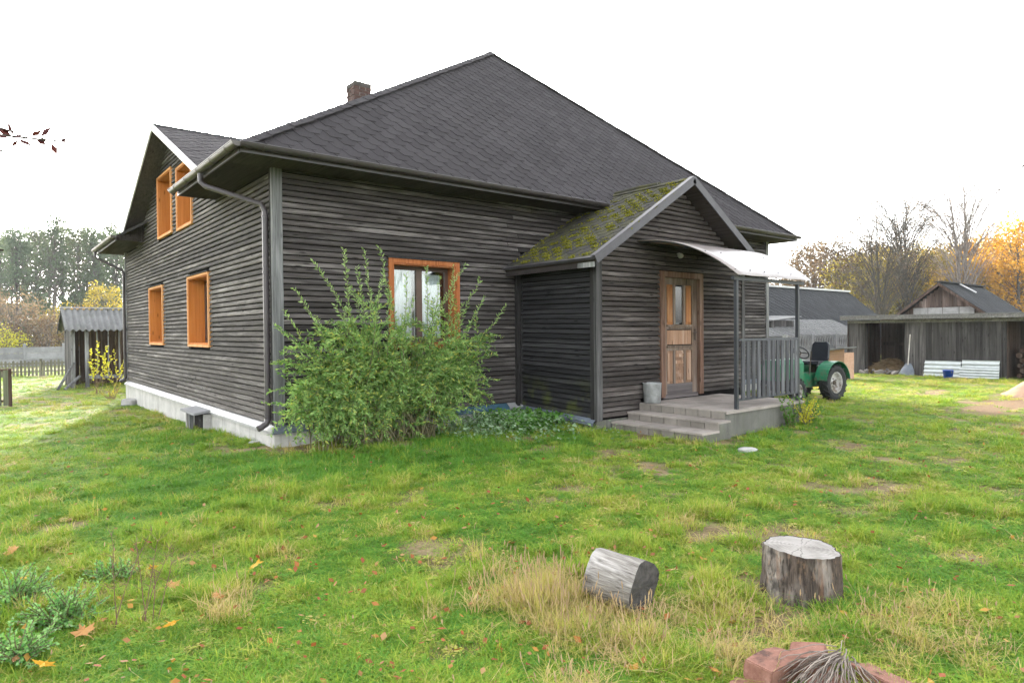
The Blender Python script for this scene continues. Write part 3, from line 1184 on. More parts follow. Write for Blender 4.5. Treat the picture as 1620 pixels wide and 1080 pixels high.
def downpipe(v_wall, v_eave, mat, z0):
    x = -EO - .05
    top = [(x, v_eave, EZ - .07), (x, v_eave, EZ - .20), (x + .05, v_eave + (v_wall - v_eave) * .08, EZ - .27),
           (-.12, v_eave + (v_wall - v_eave) * .96, EZ - .60), (-.085, v_wall, EZ - .70), (-.085, v_wall, EZ - .85)]
    o = MB().tube(top, .040, 12).tube([(-.085, v_wall, EZ - .80), (-.085, v_wall, z0 + .14)], .042, 12).build('downpipe', mat, house, smooth=False)
    MB().tube([(-.085, v_wall, z0 + .16), (-.085, v_wall, z0 + .08), (-.11, v_wall - .0, z0 + .02), (-.19, v_wall, z0 - .03), (-.23, v_wall, z0 - .045)], .046, 12).build('outlet', mat, o)
    for z in (z0 + 1.0, z0 + 2.2, z0 + 3.0):
        MB().tube([(-.085, v_wall, z - .012), (-.085, v_wall, z + .012)], .049, 12).bar((-.085, v_wall, z), (.0, v_wall, z), .02, .02).build('clamp', mat, o)


downpipe(.14, 1.05, M['pipe'], .30)
downpipe(VB - .02, VB + .45, M['gutter'], .33)


# ---------------------------------------------------------------- cross gable roof on the left wall
def cross_gable():
    r = random.Random(8)
    OV = .40
    ztop = GZ + .13
    foot = 4.10
    u_in = 2.75
    for sg in (-1, 1):
        v1 = GV + sg * foot
        z1 = ztop - GS * foot
        a, b = Vector((-OV, GV, ztop)), Vector((-OV, v1, z1))
        c, d = Vector((u_in, v1, z1)), Vector((u_in, GV, ztop))
        sl = Slope(b, c, a)
        m = MB()
        m.prism([a, b, c, d], -sl.n * .10)
        rf = m.build('gable_roof', M['soffit'], house)
        g = MB()
        for top, bot in tabs(sl, [a, b, c, d], .33, .145, r):
            tab_geo(g, top, bot)
        tag(g.build('shingle_field', M['shingle'], rf, fix=False), kind='stuff')
        # rake board
        w_ = .135
        n = sl.n
        e0, e1 = a + n * .02 + Vector((-.024, 0, 0)), b + n * .02 + Vector((-.024, 0, 0))
        dn = -n * w_
        m = MB()
        m.hexa([e0 + dn, e1 + dn, e1 + dn + Vector((.022, 0, 0)), e0 + dn + Vector((.022, 0, 0)), e0, e1, e1 + Vector((.022, 0, 0)), e0 + Vector((.022, 0, 0))])
        m.build('rake_board', M['fascia'], rf)
    g = MB()
    k = 11
    for i in range(k):
        x0, x1 = -OV + .02 + i * .26 - .02, -OV + .02 + (i + 1) * .26
        for sg in (-1, 1):
            p, q = Vector((x0, GV, ztop + .035)), Vector((x1, GV, ztop + .025))
            e, f = Vector((x0, GV + sg * .13, ztop - .025)), Vector((x1, GV + sg * .13, ztop - .035))
            dn = Vector((0, 0, -.01))
            g.hexa([p + dn, q + dn, f + dn, e + dn, p, q, f, e])
    g.build('ridge_cap', M['shingle'], house)


cross_gable()


def chimney():
    cx, cy, hw, ztop = 3.80, 5.02, .21, 7.55
    core = MB().box(cx - hw + .008, cx + hw - .008, cy - hw + .008, cy + hw - .008, 6.2, ztop - .02).build('chimney', M['mortar'], roof)
    z = 6.4
    row = 0
    meshes = {}
    while z < ztop - .14:
        for side in range(4):
            ang = side * math.pi / 2
            rot = Matrix.Rotation(ang, 4, 'Z')
            n = 2
            offs = [-.105, .105] if row % 2 == 0 else [-.16, .0, .16]
            ln = .20 if row % 2 == 0 else .13
            for o in offs:
                mt = Matrix.Translation((cx, cy, z + .032)) @ rot @ Matrix.Translation((o, -hw + .055 - RNG.uniform(0, .004), 0))
                MB().mbox(mt, ln, .11, .060).build('brick', M['chim_brick'], core, fix=False)
        z += .073
        row += 1
    MB().box(cx - hw - .01, cx + hw + .01, cy - hw - .01, cy + hw + .01, z, z + .09).build('cap', M['cap'], core)


chimney()


def vent_hood():
    # small slab-roofed light well against the foundation of the side wall
    y0, y1 = 3.20, 4.10
    h = MB()
    h.hexa([(-.38, y0 - .06, .175), (-.075, y0 - .06, .21), (-.075, y1 + .06, .21), (-.38, y1 + .06, .175), (-.38, y0 - .06, .215), (-.075, y0 - .06, .25), (-.075, y1 + .06, .25), (-.38, y1 + .06, .215)])
    hd = h.build('cellar_hood', M['conc_fence'], house)
    MB().box(-.20, -.06, y0, y0 + .05, -.45, .172).build('side_block', M['foundation'], hd)
    MB().box(-.30, -.06, y1 - .06, y1, -.45, .172).build('side_block', M['foundation'], hd)
    MB().box(-.35, -.29, 3.58, 3.65, -.45, .172).build('post', M['post_grey'], hd)
    for i in range(4):
        MB().box(-.16, -.14, y0 + .09 + i * .18, y0 + .09 + i * .18 + .174, -.45, .17).build('panel', M['post_dark'], hd)  # dark colour stands in for the shade inside the hood openings


vent_hood()

# ================================================================== ENTRANCE PORCH
porch = empty('entrance_porch', (6.74, -1.9, 0), 'dark boarded entrance porch with mossy gabled roof on the front of the house', 'porch')
PU0, PU1, PV = 4.573, 8.90, -1.934
PL = Fr((PU0, 0, 0), (0, 1, 0), (-1, 0, 0))
PF = Fr((0, PV, 0), (1, 0, 0), (0, -1, 0))
PR = Fr((PU1, 0, 0), (0, 1, 0), (1, 0, 0))
PAX, PAZ, PSL = 6.76, 4.36, .615      # ridge u, ridge z, slope
DOOR = (6.27, 7.38, .40, 2.60)


def porch_build():
    r = random.Random(14)
    # foundation
    MB().box(PU0 - .02, PU1 + .02, PV - .02, -.08, -.6, .13).build('foundation', M['pedestal'], porch)
    wz = lambda u: PAZ - .16 - PSL * abs(u - PAX)
    # left wall
    wlft = MB().fbox(PL, PV + .02, -.005, .13, 2.86, -.12, -.003).build('wall', M['backing'], porch)
    sag = lambda a, z: -.085 * max(0.0, min(1.0, -a / 1.93)) * max(0.0, 1 - (z - .2) / 2.6)
    z = .235
    while z < 2.80:
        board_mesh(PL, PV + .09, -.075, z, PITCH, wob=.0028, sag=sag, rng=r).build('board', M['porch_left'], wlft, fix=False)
        z += PITCH
    # right wall (turned from the camera)
    wr = MB().fbox(PR, PV + .02, -.005, .13, 2.84, -.12, -.003).build('wall', M['backing'], porch)
    z = .235
    while z < 2.8:
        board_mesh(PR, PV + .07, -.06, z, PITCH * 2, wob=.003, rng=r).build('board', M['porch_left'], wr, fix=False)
        z += PITCH * 2
    # front wall slab with the door opening
    m = MB()
    d0, d1, dz0, dz1 = DOOR
    m.fbox(PF, PU0 + .02, d0, .13, wz(PU0) - .02, -.12, -.004)
    m.fbox(PF, d1, PU1 - .02, .13, wz(PU1) - .02, -.12, -.004)
    m.fbox(PF, d0, d1, dz1, wz(PU0) - .02, -.12, -.004)
    m.fbox(PF, d0, d1, .13, dz0, -.12, -.004)
    zb = wz(PU0) - .02
    m.prism([PF.pt(PU0 + .02, zb, -.12), PF.pt(PU1 - .02, zb, -.12), PF.pt(PAX, PAZ - .16, -.12)], PF.n * .116)
    wf = m.build('wall', M['backing'], porch)
    z = .16
    while z < PAZ - .25:
        hw = min(2.16, (PAZ - .13 - (z + PITCH * .5)) / PSL)
        a0, a1 = max(PU0 + .085, PAX - hw), min(PU1 - .06, PAX + hw)
        for s0, s1 in cut(a0, a1, z, PITCH, [DOOR], .085):
            if z < .40 and s0 > 5.6:
                continue
            s1_ = 5.66 if z < .36 else s1
            for q0, q1 in split_joints(s0, min(s1, s1_), r, 1.6, 3.2):
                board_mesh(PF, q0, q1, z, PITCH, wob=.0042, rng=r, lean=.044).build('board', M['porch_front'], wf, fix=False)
        z += PITCH
    # corner boards
    MB().fbox(PF, PU0 - .055, PU0 + .085, .13, 2.86, 0, .058).build('corner_board', M['post_mid'], porch)
    MB().fbox(PL, PV + .002, PV + .085, .10, 2.84, .002, .0545).build('corner_board', M['post_dark'], porch)
    MB().fbox(PL, -.075, -.005, .22, 2.84, .0, .058).build('corner_board', M['post_dark'], porch)
    MB().box(PU0 - .17, PU0 - .10, -.10, -.035, .24, 2.80).build('corner_board', M['post_dark'], porch)
    MB().fbox(PF, PU1 - .06, PU1 + .05, .13, 2.84, 0, .056).build('corner_board', M['post_mid'], porch)
    # flashing on the left foot
    f = MB()
    f.hexa([(PU0 - .012, 0, .262), (PU0 - .012, PV - .02, .180), (PU0 - .115, PV - .02, .098), (PU0 - .115, -.115, .185),
            (PU0 - .012, 0, .266), (PU0 - .012, PV - .02, .184), (PU0 - .115, PV - .02, .104), (PU0 - .115, -.115, .191)])
    f.hexa([(PU0 - .115, PV - .02, .104), (PU0 - .111, PV - .02, .104), (PU0 - .111, -.115, .191), (PU0 - .115, -.115, .191),
            (PU0 - .115, PV - .02, .06), (PU0 - .111, PV - .02, .06), (PU0 - .111, -.115, .15), (PU0 - .115, -.115, .15)])
    f.build('flashing', M['flash_dark'], porch)
    # roof
    OVF = .36
    v0, v1 = PV - OVF, .02
    foot = PAX - 4.17
    for sg in (-1, 1):
        b, a = Vector((PAX + sg * foot, v0, PAZ - PSL * foot)), Vector((PAX, v0, PAZ))
        c, d = Vector((PAX + sg * foot, v1, PAZ - PSL * foot)), Vector((PAX, v1, PAZ))
        sl = Slope(b, c, a)
        m = MB()
        m.prism([a, b, c, d], -sl.n * .07)
        rf = m.build('roof', M['soffit'], porch)
        tl = tabs(sl, [a, b, c, d], .30, .135, r)
        if sg < 0:
            for top, bot in tl:
                g = MB()
                tab_geo(g, top, bot)
                g.build('shingle', M['shingle_moss'], rf, fix=False)
            # moss cushions along the lower tab edges
            cs, ns = [], []
            rr = np.random.RandomState(4)
            for top, bot in tl:
                if rr.rand() < .62:
                    p, q = top[0], top[1]
                    cen = (p + q) / 2
                    pr = vnoise(cen.y, cen.z, 1.6, 9) + .25 * vnoise(cen.y, cen.z, 5, 4)
                    if pr < .44:
                        continue
                    for _ in range(int(62 * rr.rand() * (pr - .36) * 3.2) + 3):
                        k = rr.rand()
                        e = p + (q - p) * k + sl.t * (abs(rr.normal()) * .040 - .012) + sl.s * rr.normal() * .03 + sl.n * (rr.rand() * .018)
                        cs.append(tuple(e))
            cs = np.array(cs)
            tag(quads_mesh('moss', cs, rand_dirs(len(cs), rr) + np.array([0, 0, .6]), rr.uniform(.010, .022, len(cs)), rr.uniform(.008, .016, len(cs)), rr, M['moss'], rf), kind='stuff')
        else:
            g = MB()
            for top, bot in tl:
                tab_geo(g, top, bot)
            tag(g.build('shingle_field', M['shingle'], rf, fix=False), kind='stuff')
        # front rake trim
        n = sl.n
        e0, e1 = a + n * .035, b + n * .035 - sl.t * .01
        e0 = e0 + Vector((0, -.012, 0))
        e1 = e1 + Vector((0, -.012, 0))
        dn = -n * .135
        th = Vector((0, -.02, 0))
        MB().hexa([e0 + dn, e1 + dn, e1 + dn + th, e0 + dn + th, e0, e1, e1 + th, e0 + th]).build('rake_trim', M['rake'], rf)
        MB().hexa([e0 - n * .0 + Vector((0, .08, 0)), e1 + Vector((0, .08, 0)), e1, e0, e0 + n * .006 + Vector((0, .08, 0)), e1 + n * .006 + Vector((0, .08, 0)), e1 + n * .006 + th, e0 + n * .006 + th]).build('trim_flange', M['rake'], rf)
        # drip edge and fascia along the eave
        ed = MB()
        ed.hexa([b - n * .02 - sl.t * .03, c - n * .02 - sl.t * .03, c + n * .022 - sl.t * .03, b + n * .022 - sl.t * .03,
                 b - n * .02 + sl.t * .02, c - n * .02 + sl.t * .02, c + n * .022 + sl.t * .02, b + n * .022 + sl.t * .02])
        ed.build('drip_edge', M['rake'] if sg < 0 else M['gutter'], rf)
        x = PAX + sg * (foot - .05)
        MB().box(x - .012, x + .012, v0 + .42, v1 - .03, b.z - .135, b.z - .035).build('fascia', M['gutter'], rf)
        MB().box(x - .011, x + .011, v0 + .05, v0 + .415, b.z - .14, b.z - .04).build('fascia', M['post_grey'], rf)
    # ridge roll, mossy
    MB().tube([(PAX, v0 + .75, PAZ + .035), (PAX, (v0 - .1) / 2 + .2, PAZ + .05), (PAX, -.42, PAZ + .035)], .035, 8).build('ridge_roll', M['shingle_moss'], porch)
    MB().hexa([Vector((PAX - .10, v0, PAZ - .03)), Vector((PAX + .10, v0, PAZ - .03)), Vector((PAX + .10, -.4, PAZ - .03)), Vector((PAX - .10, -.4, PAZ - .03)),
               Vector((PAX - .012, v0, PAZ + .03)), Vector((PAX + .012, v0, PAZ + .03)), Vector((PAX + .012, -.4, PAZ + .03)), Vector((PAX - .012, -.4, PAZ + .03))]).build('ridge_cap', M['shingle_moss'], porch)
    # door
    fr = PF
    c = .085
    df = MB()
    df.fbox(fr, d0 - c, d0 + .03, dz0 - .0, dz1 + c, -.05, .074)
    df.fbox(fr, d1 - .03, d1 + c, dz0 - .0, dz1 + c, -.05, .074)
    df.fbox(fr, d0 + .031, d1 - .031, dz1 - .02, dz1 + c - .001, -.05, .072)
    door = df.build('door', M['door_frame'], porch)
    MB().fbox(fr, d0 + .03, d1 - .03, dz0 - .03, dz0 + .035, -.06, .03).build('threshold', M['door_base'], door)
    l0, l1, y0, y1 = d0 + .034, d1 - .034, dz0 + .04, dz1 - .024
    st = .15
    a, b_ = -.035, .010
    for s0, s1 in ((l0, l0 + st * .8), (l1 - st, l1)):
        MB().fbox(fr, s0, s1, y0, y1, a, b_).build('stile', M['door_leaf'], door)
    i0, i1 = l0 + st * .8, l1 - st
    H = y1 - y0
    rails = [(y0, y0 + .19, M['door_base']), (y0 + H * .375, y0 + H * .375 + .09, M['door_leaf']), (y0 + H * .56, y0 + H * .56 + .08, M['door_leaf']), (y1 - .12, y1, M['door_leaf'])]
    for z0_, z1_, mt in rails:
        MB().fbox(fr, i0 + .001, i1 - .001, z0_, z1_, a + .002, b_ - .002).build('rail', mt, door)
    # two mouldings that stand proud below and above the middle panel
    for zz in (rails[1][1], rails[2][1]):
        MB().fbox(fr, i0 - .01, i1 + .01, zz - .035, zz - .002, b_, b_ + .022).build('moulding', M['door_leaf'], door)
    w3 = (i1 - i0)
    for z0_, z1_, top in ((rails[0][1], rails[1][0], False), (rails[2][1], rails[3][0], True)):
        m0, m1 = i0 + w3 * .30, i0 + w3 * .70
        for q0, q1 in ((m0 - .028, m0 + .028), (m1 - .028, m1 + .028)):
            MB().fbox(fr, q0, q1, z0_ + .001, z1_ - .001, a + .004, b_ - .001).build('mullion', M['door_leaf'], door)
        for q0, q1 in ((i0 + .001, m0 - .029), (m1 + .029, i1 - .001)):
            MB().fbox(fr, q0, q1, z0_ + .002, z1_ - .002, a + .006, b_ - .024).build('panel', M['door_bright'] if top else M['door_orange'], door)
            MB().fbox(fr, q0 + .03, q1 - .03, z0_ + .05, z1_ - .05, b_ - .0235, b_ - .010).build('raised_panel', M['door_bright'] if top else M['door_orange'], door)
        if top:
            MB().fbox(fr, m0 + .029, m1 - .029, z0_ + .03, z1_ - .03, a + .012, a + .018).build('pane', M['glass'], door)
            cm = MB()
            cm.fbox(fr, m0 + .03, m1 - .03, z0_ + .02, z0_ + .22, -.10, -.095)
            cm.build('curtain', M['curtain'], door)
        else:
            n = 10
            for i in range(n):
                h = (z1_ - z0_ - .004) / n
                MB().hexa([fr.pt(m0 + .03, z0_ + .002 + i * h, b_ - .03), fr.pt(m1 - .03, z0_ + .002 + i * h, b_ - .03), fr.pt(m1 - .03, z0_ + .002 + i * h, b_ - .006), fr.pt(m0 + .03, z0_ + .002 + i * h, b_ - .006),
                           fr.pt(m0 + .03, z0_ + .002 + (i + 1) * h, b_ - .03), fr.pt(m1 - .03, z0_ + .002 + (i + 1) * h, b_ - .03), fr.pt(m1 - .03, z0_ + .002 + (i + 1) * h, b_ - .018), fr.pt(m0 + .03, z0_ + .002 + (i + 1) * h, b_ - .018)]).build('slat', M['door_orange'], door)
    MB().fbox(fr, i0 + .02, i1 - .02, rails[1][1] + .02, rails[2][0] - .02, a + .006, b_ - .012).build('panel', M['door_orange'], door)
    hd = MB().fbox(fr, l1 - .10, l1 - .055, y0 + H * .46, y0 + H * .56, b_, b_ + .008)
    hd.tube([fr.pt(l1 - .078, y0 + H * .53, b_), fr.pt(l1 - .078, y0 + H * .53, b_ + .045), fr.pt(l1 - .17, y0 + H * .525, b_ + .05)], .010, 6)
    hd.build('handle', M['iron'], door)
    # dark vestibule box behind the glass
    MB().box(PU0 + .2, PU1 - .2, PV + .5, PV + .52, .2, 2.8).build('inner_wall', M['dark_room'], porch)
    # lamp over the door
    lp = MB()
    lp.lathe(fr.pt(6.72, 2.98, .10), [(.012, .05), (.05, .03), (.055, -.01), (.03, -.04), (.001, -.045)], 12)
    lp.tube([fr.pt(6.72, 3.02, .02), fr.pt(6.72, 3.03, .08), fr.pt(6.72, 3.0, .10)], .012, 6)
    lp.build('lamp', M['white'], porch)


porch_build()


# ---------------------------------------------------------------- concrete deck and steps
def deck():
    st = empty('entrance_steps', (6.6, -2.8, 0), 'pale tiled concrete deck with three steps before the porch door', 'steps')
    r = random.Random(2)
    u0, u1, v0, v1, zt = 5.60, 8.05, -3.66, PV - .045, .355
    MB().box(u0 + .02, u1, v0, v1, -.5, zt - .012).build('core', M['pedestal'], st)
    nx, ny = 7, 5
    for i in range(nx):
        for j in range(ny):
            a0, a1 = u0 + (u1 - u0) * i / nx, u0 + (u1 - u0) * (i + 1) / nx
            b0, b1 = v0 + (v1 - v0) * j / ny, v0 + (v1 - v0) * (j + 1) / ny
            g = .005
            MB().box(a0 + g, a1 - g, b0 + g, b1 - g, zt - .013, zt + r.uniform(-.001, .002)).build('tile', M['deck'], st, fix=False)
    # steps: (front u, top z, previous u)
    vs0 = -3.76
    steps = [(5.30, .228, u0 + .02), (4.90, .098, 5.32)]
    for (su, sz, pu) in steps:
        MB().box(su + .015, pu, vs0, v1, -.5, sz - .03).build('core', M['pedestal'], st)
        k = 6
        for j in range(k):
            b0, b1 = vs0 + (v1 - vs0) * j / k, vs0 + (v1 - vs0) * (j + 1) / k
            MB().box(su - .02, pu - .002 - (0.0 if su > 5 else .0), b0 + .002, b1 - .002, sz - .030, sz + r.uniform(-.002, .002)).build('tread', M['deck'], st, fix=False)
    for fu, z1, z0, y0 in ((u0, zt - .015, .232, v0), (5.30, .196, .100, vs0), (4.90, .066, -.16, vs0)):
        k = 7
        for j in range(k):
            b0, b1 = y0 + (v1 - y0) * j / k, y0 + (v1 - y0) * (j + 1) / k
            MB().box(fu - .004 + r.uniform(-.002, .002), fu + .014, b0 + .006, b1 - .006, z0, z1).build('riser_tile', M['riser'], st, fix=False)
    # stray coping along the outer edge
    MB().box(u0 + .02, u1 + .02, v0 - .03, v0 - .004, zt - .045, zt - .006).build('edge', M['deck'], st)
    return st


deck()


def awning():
    a = empty('door_awning', (6.9, -2.8, .36), 'arched translucent brown awning over the porch door on two dark posts', 'awning')
    u0, u1 = 5.58, 8.16
    prof = []
    n = 18
    for i in range(n + 1):
        s = i / n
        z = 2.475 + .70 * (1 - s ** 2.2)
        prof.append((PV - .03 - 1.80 * s, z))
    m = MB()
    k = len(prof)
    nx = 12
    vs, fs = [], []
    for j in range(nx + 1):
        uu = u0 + (u1 - u0) * j / nx
        for (v, z) in prof:
            vs.append(Vector((uu + .24 * (PV - v) / 1.8 * (1 - j / nx), v, z + .004 * math.sin(j * 2.1))))
    for j in range(nx):
        for i in range(k - 1):
            fs.append((j * k + i, j * k + i + 1, (j + 1) * k + i + 1, (j + 1) * k + i))
    off = len(vs)
    vs2 = [v + Vector((0, 0, -.009)) for v in vs]
    fs2 = [tuple(x + off for x in f[::-1]) for f in fs]
    edge = []
    for j in range(nx):
        for i in (0, k - 1):
            edge.append((j * k + i, (j + 1) * k + i, off + (j + 1) * k + i, off + j * k + i))
    for i in range(k - 1):
        for j in (0, nx):
            edge.append((j * k + i, j * k + i + 1, off + j * k + i + 1, off + j * k + i))
    m.add(vs + vs2, fs + fs2 + edge)
    sh = m.build('sheet', M['awning'], a, smooth=True)
    pu = (5.965, 7.90)
    for x in pu:
        MB().box(x - .026, x + .026, -3.665, -3.612, .36, 2.398).build('post', M['steel'], a)
    MB().box(pu[0] - .1, u1 - .06, -3.668, -3.61, 2.40, 2.455).build('beam', M['steel'], a)
    for x in (5.66, 6.85, 8.08):
        fr = MB()
        sk = lambda v: .24 * (PV - v) / 1.8 * (1 - (x - u0) / (u1 - u0))
        pts = [(x + sk(v), v, z - .024) for v, z in prof]
        fr.tube(pts, .013, 6)
        fr.build('arch_rib', M['steel'], a)
    # cap screws
    for j in range(6):
        for i in (17, 12, 6):
            t = .04 + .92 * j / 5
            v, z = prof[i]
            uu = u0 + (u1 - u0) * t + .24 * (PV - v) / 1.8 * (1 - t)
            MB().lathe((uu, v, z + .006), [(.0, .010), (.012, .008), (.014, 0.0)], 8).build('screw', M['steel'], sh)
    # railing along the outer edge
    rl = empty('porch_railing', (6.95, -3.64, .36), 'slatted grey wooden railing along the outer side of the porch deck', 'railing')
    MB().box(pu[0] + .03, pu[1] - .03, -3.675, -3.61, 1.435, 1.47).build('top_rail', M['rail_bar'], rl)
    MB().box(pu[0] + .03, pu[1] - .03, -3.660, -3.625, .485, .525).build('bottom_rail', M['rail_bar'], rl)
    q = 12
    L = (pu[1] - pu[0] - .10)
    for i in range(q):
        x = pu[0] + .05 + L * (i + .5) / q
        zj = RNG.uniform(-.004, .004)
        MB().box(x - .045, x + .045, -3.690, -3.668 - .0, .515 + zj, 1.430 + zj).build('slat', M['rail_slat'], rl)


awning()


def bucket_by_door():
    o = MB()
    o.lathe((5.765, -2.13, .360), [(.001, .0), (.135, .0), (.145, .012), (.160, .33), (.166, .345), (.158, .345), (.150, .33), (.137, .02), (.001, .02)], 28)
    b = o.build('zinc_bucket', M['zinc'], None, smooth=True)
    tag(b, 'dull grey zinc bucket standing by the porch door', 'bucket')


bucket_by_door()

# ================================================================== TRACTOR
def tractor():
    T = empty('garden_tractor', (11.72, -2.12, 0), 'small green garden tractor with white wheel rims parked behind the porch railing', 'tractor')
    ax, cy = 11.72, -2.12
    T.rotation_euler = (0, 0, math.radians(174))
    gp = M['green_paint']

    def wheel(x, y, r, wd, out, lug=True):
        ay = Vector((0, 1, 0))
        c = Vector((x, y, r))
        ri = r * .60
        t = MB()
        h = wd / 2
        prof = [(ri, -h * .80), (r * .80, -h), (r * .94, -h * .90), (r * .97, -h * .4), (r * .97, h * .4), (r * .94, h * .90), (r * .80, h), (ri, h * .80), (ri * .96, h * .6), (ri * .96, -h * .6)]
        t.lathe(c, prof, 36, ay, closed=True)
        if lug:
            for k in range(18):
                a = 2 * math.pi * k / 18
                for sg in (-1, 1):
                    a2 = a + (math.pi / 18 if sg > 0 else 0)
                    p0 = c + Vector((math.cos(a2), 0, math.sin(a2))) * (r * .985) + ay * (sg * h * .95)
                    a3 = a2 + .16
                    p1 = c + Vector((math.cos(a3), 0, math.sin(a3))) * (r * .985) + ay * (sg * .0)
                    t.bar(p0, p1, .028, .035, up=(math.cos(a2 + .08), 0, math.sin(a2 + .08)))
        w_ = empty_part('wheel', T)
        t.build('tyre', M['tyre'], w_, smooth=False)
        rm = MB()
        o = out
        rm.lathe(c, [(ri * .98, o * h * .62), (ri * 1.0, o * h * .80), (ri * .93, o * h * .80), (ri * .88, o * h * .45), (ri * .80, o * h * .05), (ri * .45, o * -h * .05), (ri * .35, o * h * .22), (ri * .12, o * h * .25)], 32, ay)
        rm.lathe(c, [(ri * .98, -o * h * .6), (ri * .9, -o * h * .5), (ri * .4, -o * h * .2), (.001, -o * h * .2)], 32, ay)
        rm.build('rim', M['rim'], w_, smooth=True)
        hb = MB().lathe(c, [(ri * .22, o * h * .10), (ri * .22, o * h * .42), (ri * .16, o * h * .5), (.001, o * h * .5)], 14, ay)
        for k in range(5):
            a = 2 * math.pi * k / 5
            q = c + Vector((math.cos(a), 0, math.sin(a))) * ri * .38
            hb.tube([q + ay * (o * h * .15), q + ay * (o * h * .34)], .012, 6)
        hb.build('hub', M['iron'], w_)
        return w_

    def empty_part(name, par):
        o = bpy.data.objects.new(name, None)
        o.empty_display_size = .1
        COL.objects.link(o)
        o.parent = par
        WL[o.name] = WL[par.name]
        return o

    wheel(ax, cy - .40, .40, .235, -1)
    wheel(ax, cy + .40, .40, .235, 1)
    wheel(ax + 1.32, cy - .36, .27, .14, -1)
    wheel(ax + 1.32, cy + .36, .27, .14, 1)
    # fenders
    for sg in (-1, 1):
        m = MB()
        c = Vector((ax, cy + sg * .40, .40))
        n = 16
        y0, y1 = sorted((cy + sg * .255, cy + sg * .545))
        arc = []
        for k in range(n + 1):
            a = math.radians(8 + 164 * k / n)
            rr = .475 if k not in (0, n) else .475
            arc.append((c.x + math.cos(a) * rr, c.z + math.sin(a) * rr))
        for (xa, za), (xb, zb) in zip(arc, arc[1:]):
            da = Vector((xa - c.x, 0, za - c.z)).normalized() * .012
            db = Vector((xb - c.x, 0, zb - c.z)).normalized() * .012
            m.hexa([(xa, y0, za), (xb, y0, zb), (xb, y1, zb), (xa, y1, za), (xa + da.x, y0, za + da.z), (xb + db.x, y0, zb + db.z), (xb + db.x, y1, zb + db.z), (xa + da.x, y1, za + da.z)])
        yi = cy + sg * .248
        poly = [Vector((x, yi, z)) for x, z in arc] + [Vector((ax - .44, yi, .36)), Vector((ax + .44, yi, .36))]
        m.prism(poly, (0, .006, 0))
        m.build('fender', gp, T, smooth=False)
    # rear axle box, gearbox, frame, hood
    g = MB().box(ax - .16, ax + .95, cy - .15, cy + .15, .30, .62).box(ax - .10, ax + .12, cy - .36, cy + .36, .33, .47)
    g.build('gearbox', M['green_paint'], T)
    tb = MB().mbox(Matrix.Translation((ax - .20, cy + .03, .66)), .10, .42, .20).mbox(Matrix.Translation((ax - .19, cy + .03, .58)), .12, .30, .14)
    tb.build('tool_box', gp, T)
    hood = MB()
    sec = [(-.24, .52), (-.24, .86), (-.17, .96), (.17, .96), (.24, .86), (.24, .52)]
    hood.prism([Vector((ax + .85, cy + y, z)) for y, z in sec], (.85, 0, -.02))
    hood.build('hood', gp, T)
    MB().box(ax + .9, ax + 1.55, cy - .2, cy + .2, .30, .52).box(ax + 1.27, ax + 1.37, cy - .34, cy + .34, .25, .33).build('engine_block', M['iron'], T)
    MB().tube([(ax + 1.2, cy - .1, .9), (ax + 1.2, cy - .1, 1.25)], .025, 8).build('exhaust', M['iron'], T)
    # hitch
    h = MB()
    h.bar((ax - .16, cy, .40), (ax - .52, cy, .30), .06, .05)
    for sg in (-1, 1):
        h.bar((ax - .12, cy + sg * .14, .36), (ax - .55, cy + sg * .20, .26), .03, .045)
        h.bar((ax - .14, cy + sg * .15, .58), (ax - .50, cy + sg * .20, .29), .022, .022)
    h.bar((ax - .53, cy - .26, .26), (ax - .53, cy + .26, .26), .05, .05)
    h.tube([(ax - .17, cy + .06, .52), (ax - .30, cy + .10, .44), (ax - .33, cy + .08, .30)], .028, 8)
    h.build('hitch', M['iron'], T)
    # seat
    st = MB()
    mt = Matrix.Translation((ax + .08, cy + .02, .82))
    for k, (sx, sy, sz, dz) in enumerate(((.44, .46, .05, 0), (.40, .42, .05, .04))):
        st.mbox(mt @ Matrix.Translation((0, 0, dz)), sx, sy, sz)
    seat = st.build('seat', M['vinyl'], T)
    bv = seat.modifiers.new('bevel', 'BEVEL')
    bv.width, bv.segments = .02, 3
    bk = MB()
    base = Vector((ax - .13, cy + .02, .86))
    pts = []
    ang = math.radians(12)
    for (y, z) in ((-.19, 0), (-.225, .06), (-.205, .40), (-.15, .46), (.15, .46), (.205, .40), (.225, .06), (.19, 0)):
        pts.append(base + Vector((-math.sin(ang) * z, y, math.cos(ang) * z)))
    bk.prism(pts, (.07, 0, .015))
    b = bk.build('backrest', M['vinyl'], T)
    bv = b.modifiers.new('bevel', 'BEVEL')
    bv.width, bv.segments = .018, 3
    MB().bar((ax + .08, cy, .60), (ax + .08, cy, .80), .10, .10).bar((ax - .15, cy - .1, .80), (ax - .17, cy - .1, 1.0), .03, .02).bar((ax - .15, cy + .14, .80), (ax - .17, cy + .14, 1.0), .03, .02).build('seat_frame', M['iron'], T)
    # steering wheel
    s = MB()
    sc = Vector((ax + .58, cy, 1.08))
    axd = Vector((-.75, 0, .66)).normalized()
    s.lathe(sc, [(.175 + .014 * math.cos(a), .014 * math.sin(a)) for a in [2 * math.pi * k / 8 for k in range(8)]], 28, axd, closed=True)
    x_ = axd.orthogonal().normalized()
    for k in range(3):
        d = Matrix.Rotation(2 * math.pi * k / 3, 3, axd) @ x_
        s.bar(sc, sc + d * .17, .02, .012, up=axd)
    s.build('steering_wheel', M['vinyl'], T)
    MB().tube([sc, sc - axd * .38], .018, 8).build('steering_column', M['iron'], T)
    MB().tube([(ax + .62, cy + .22, .6), (ax + .60, cy + .26, 1.12)], .012, 6).build('gear_lever', M['iron'], T)


tractor()


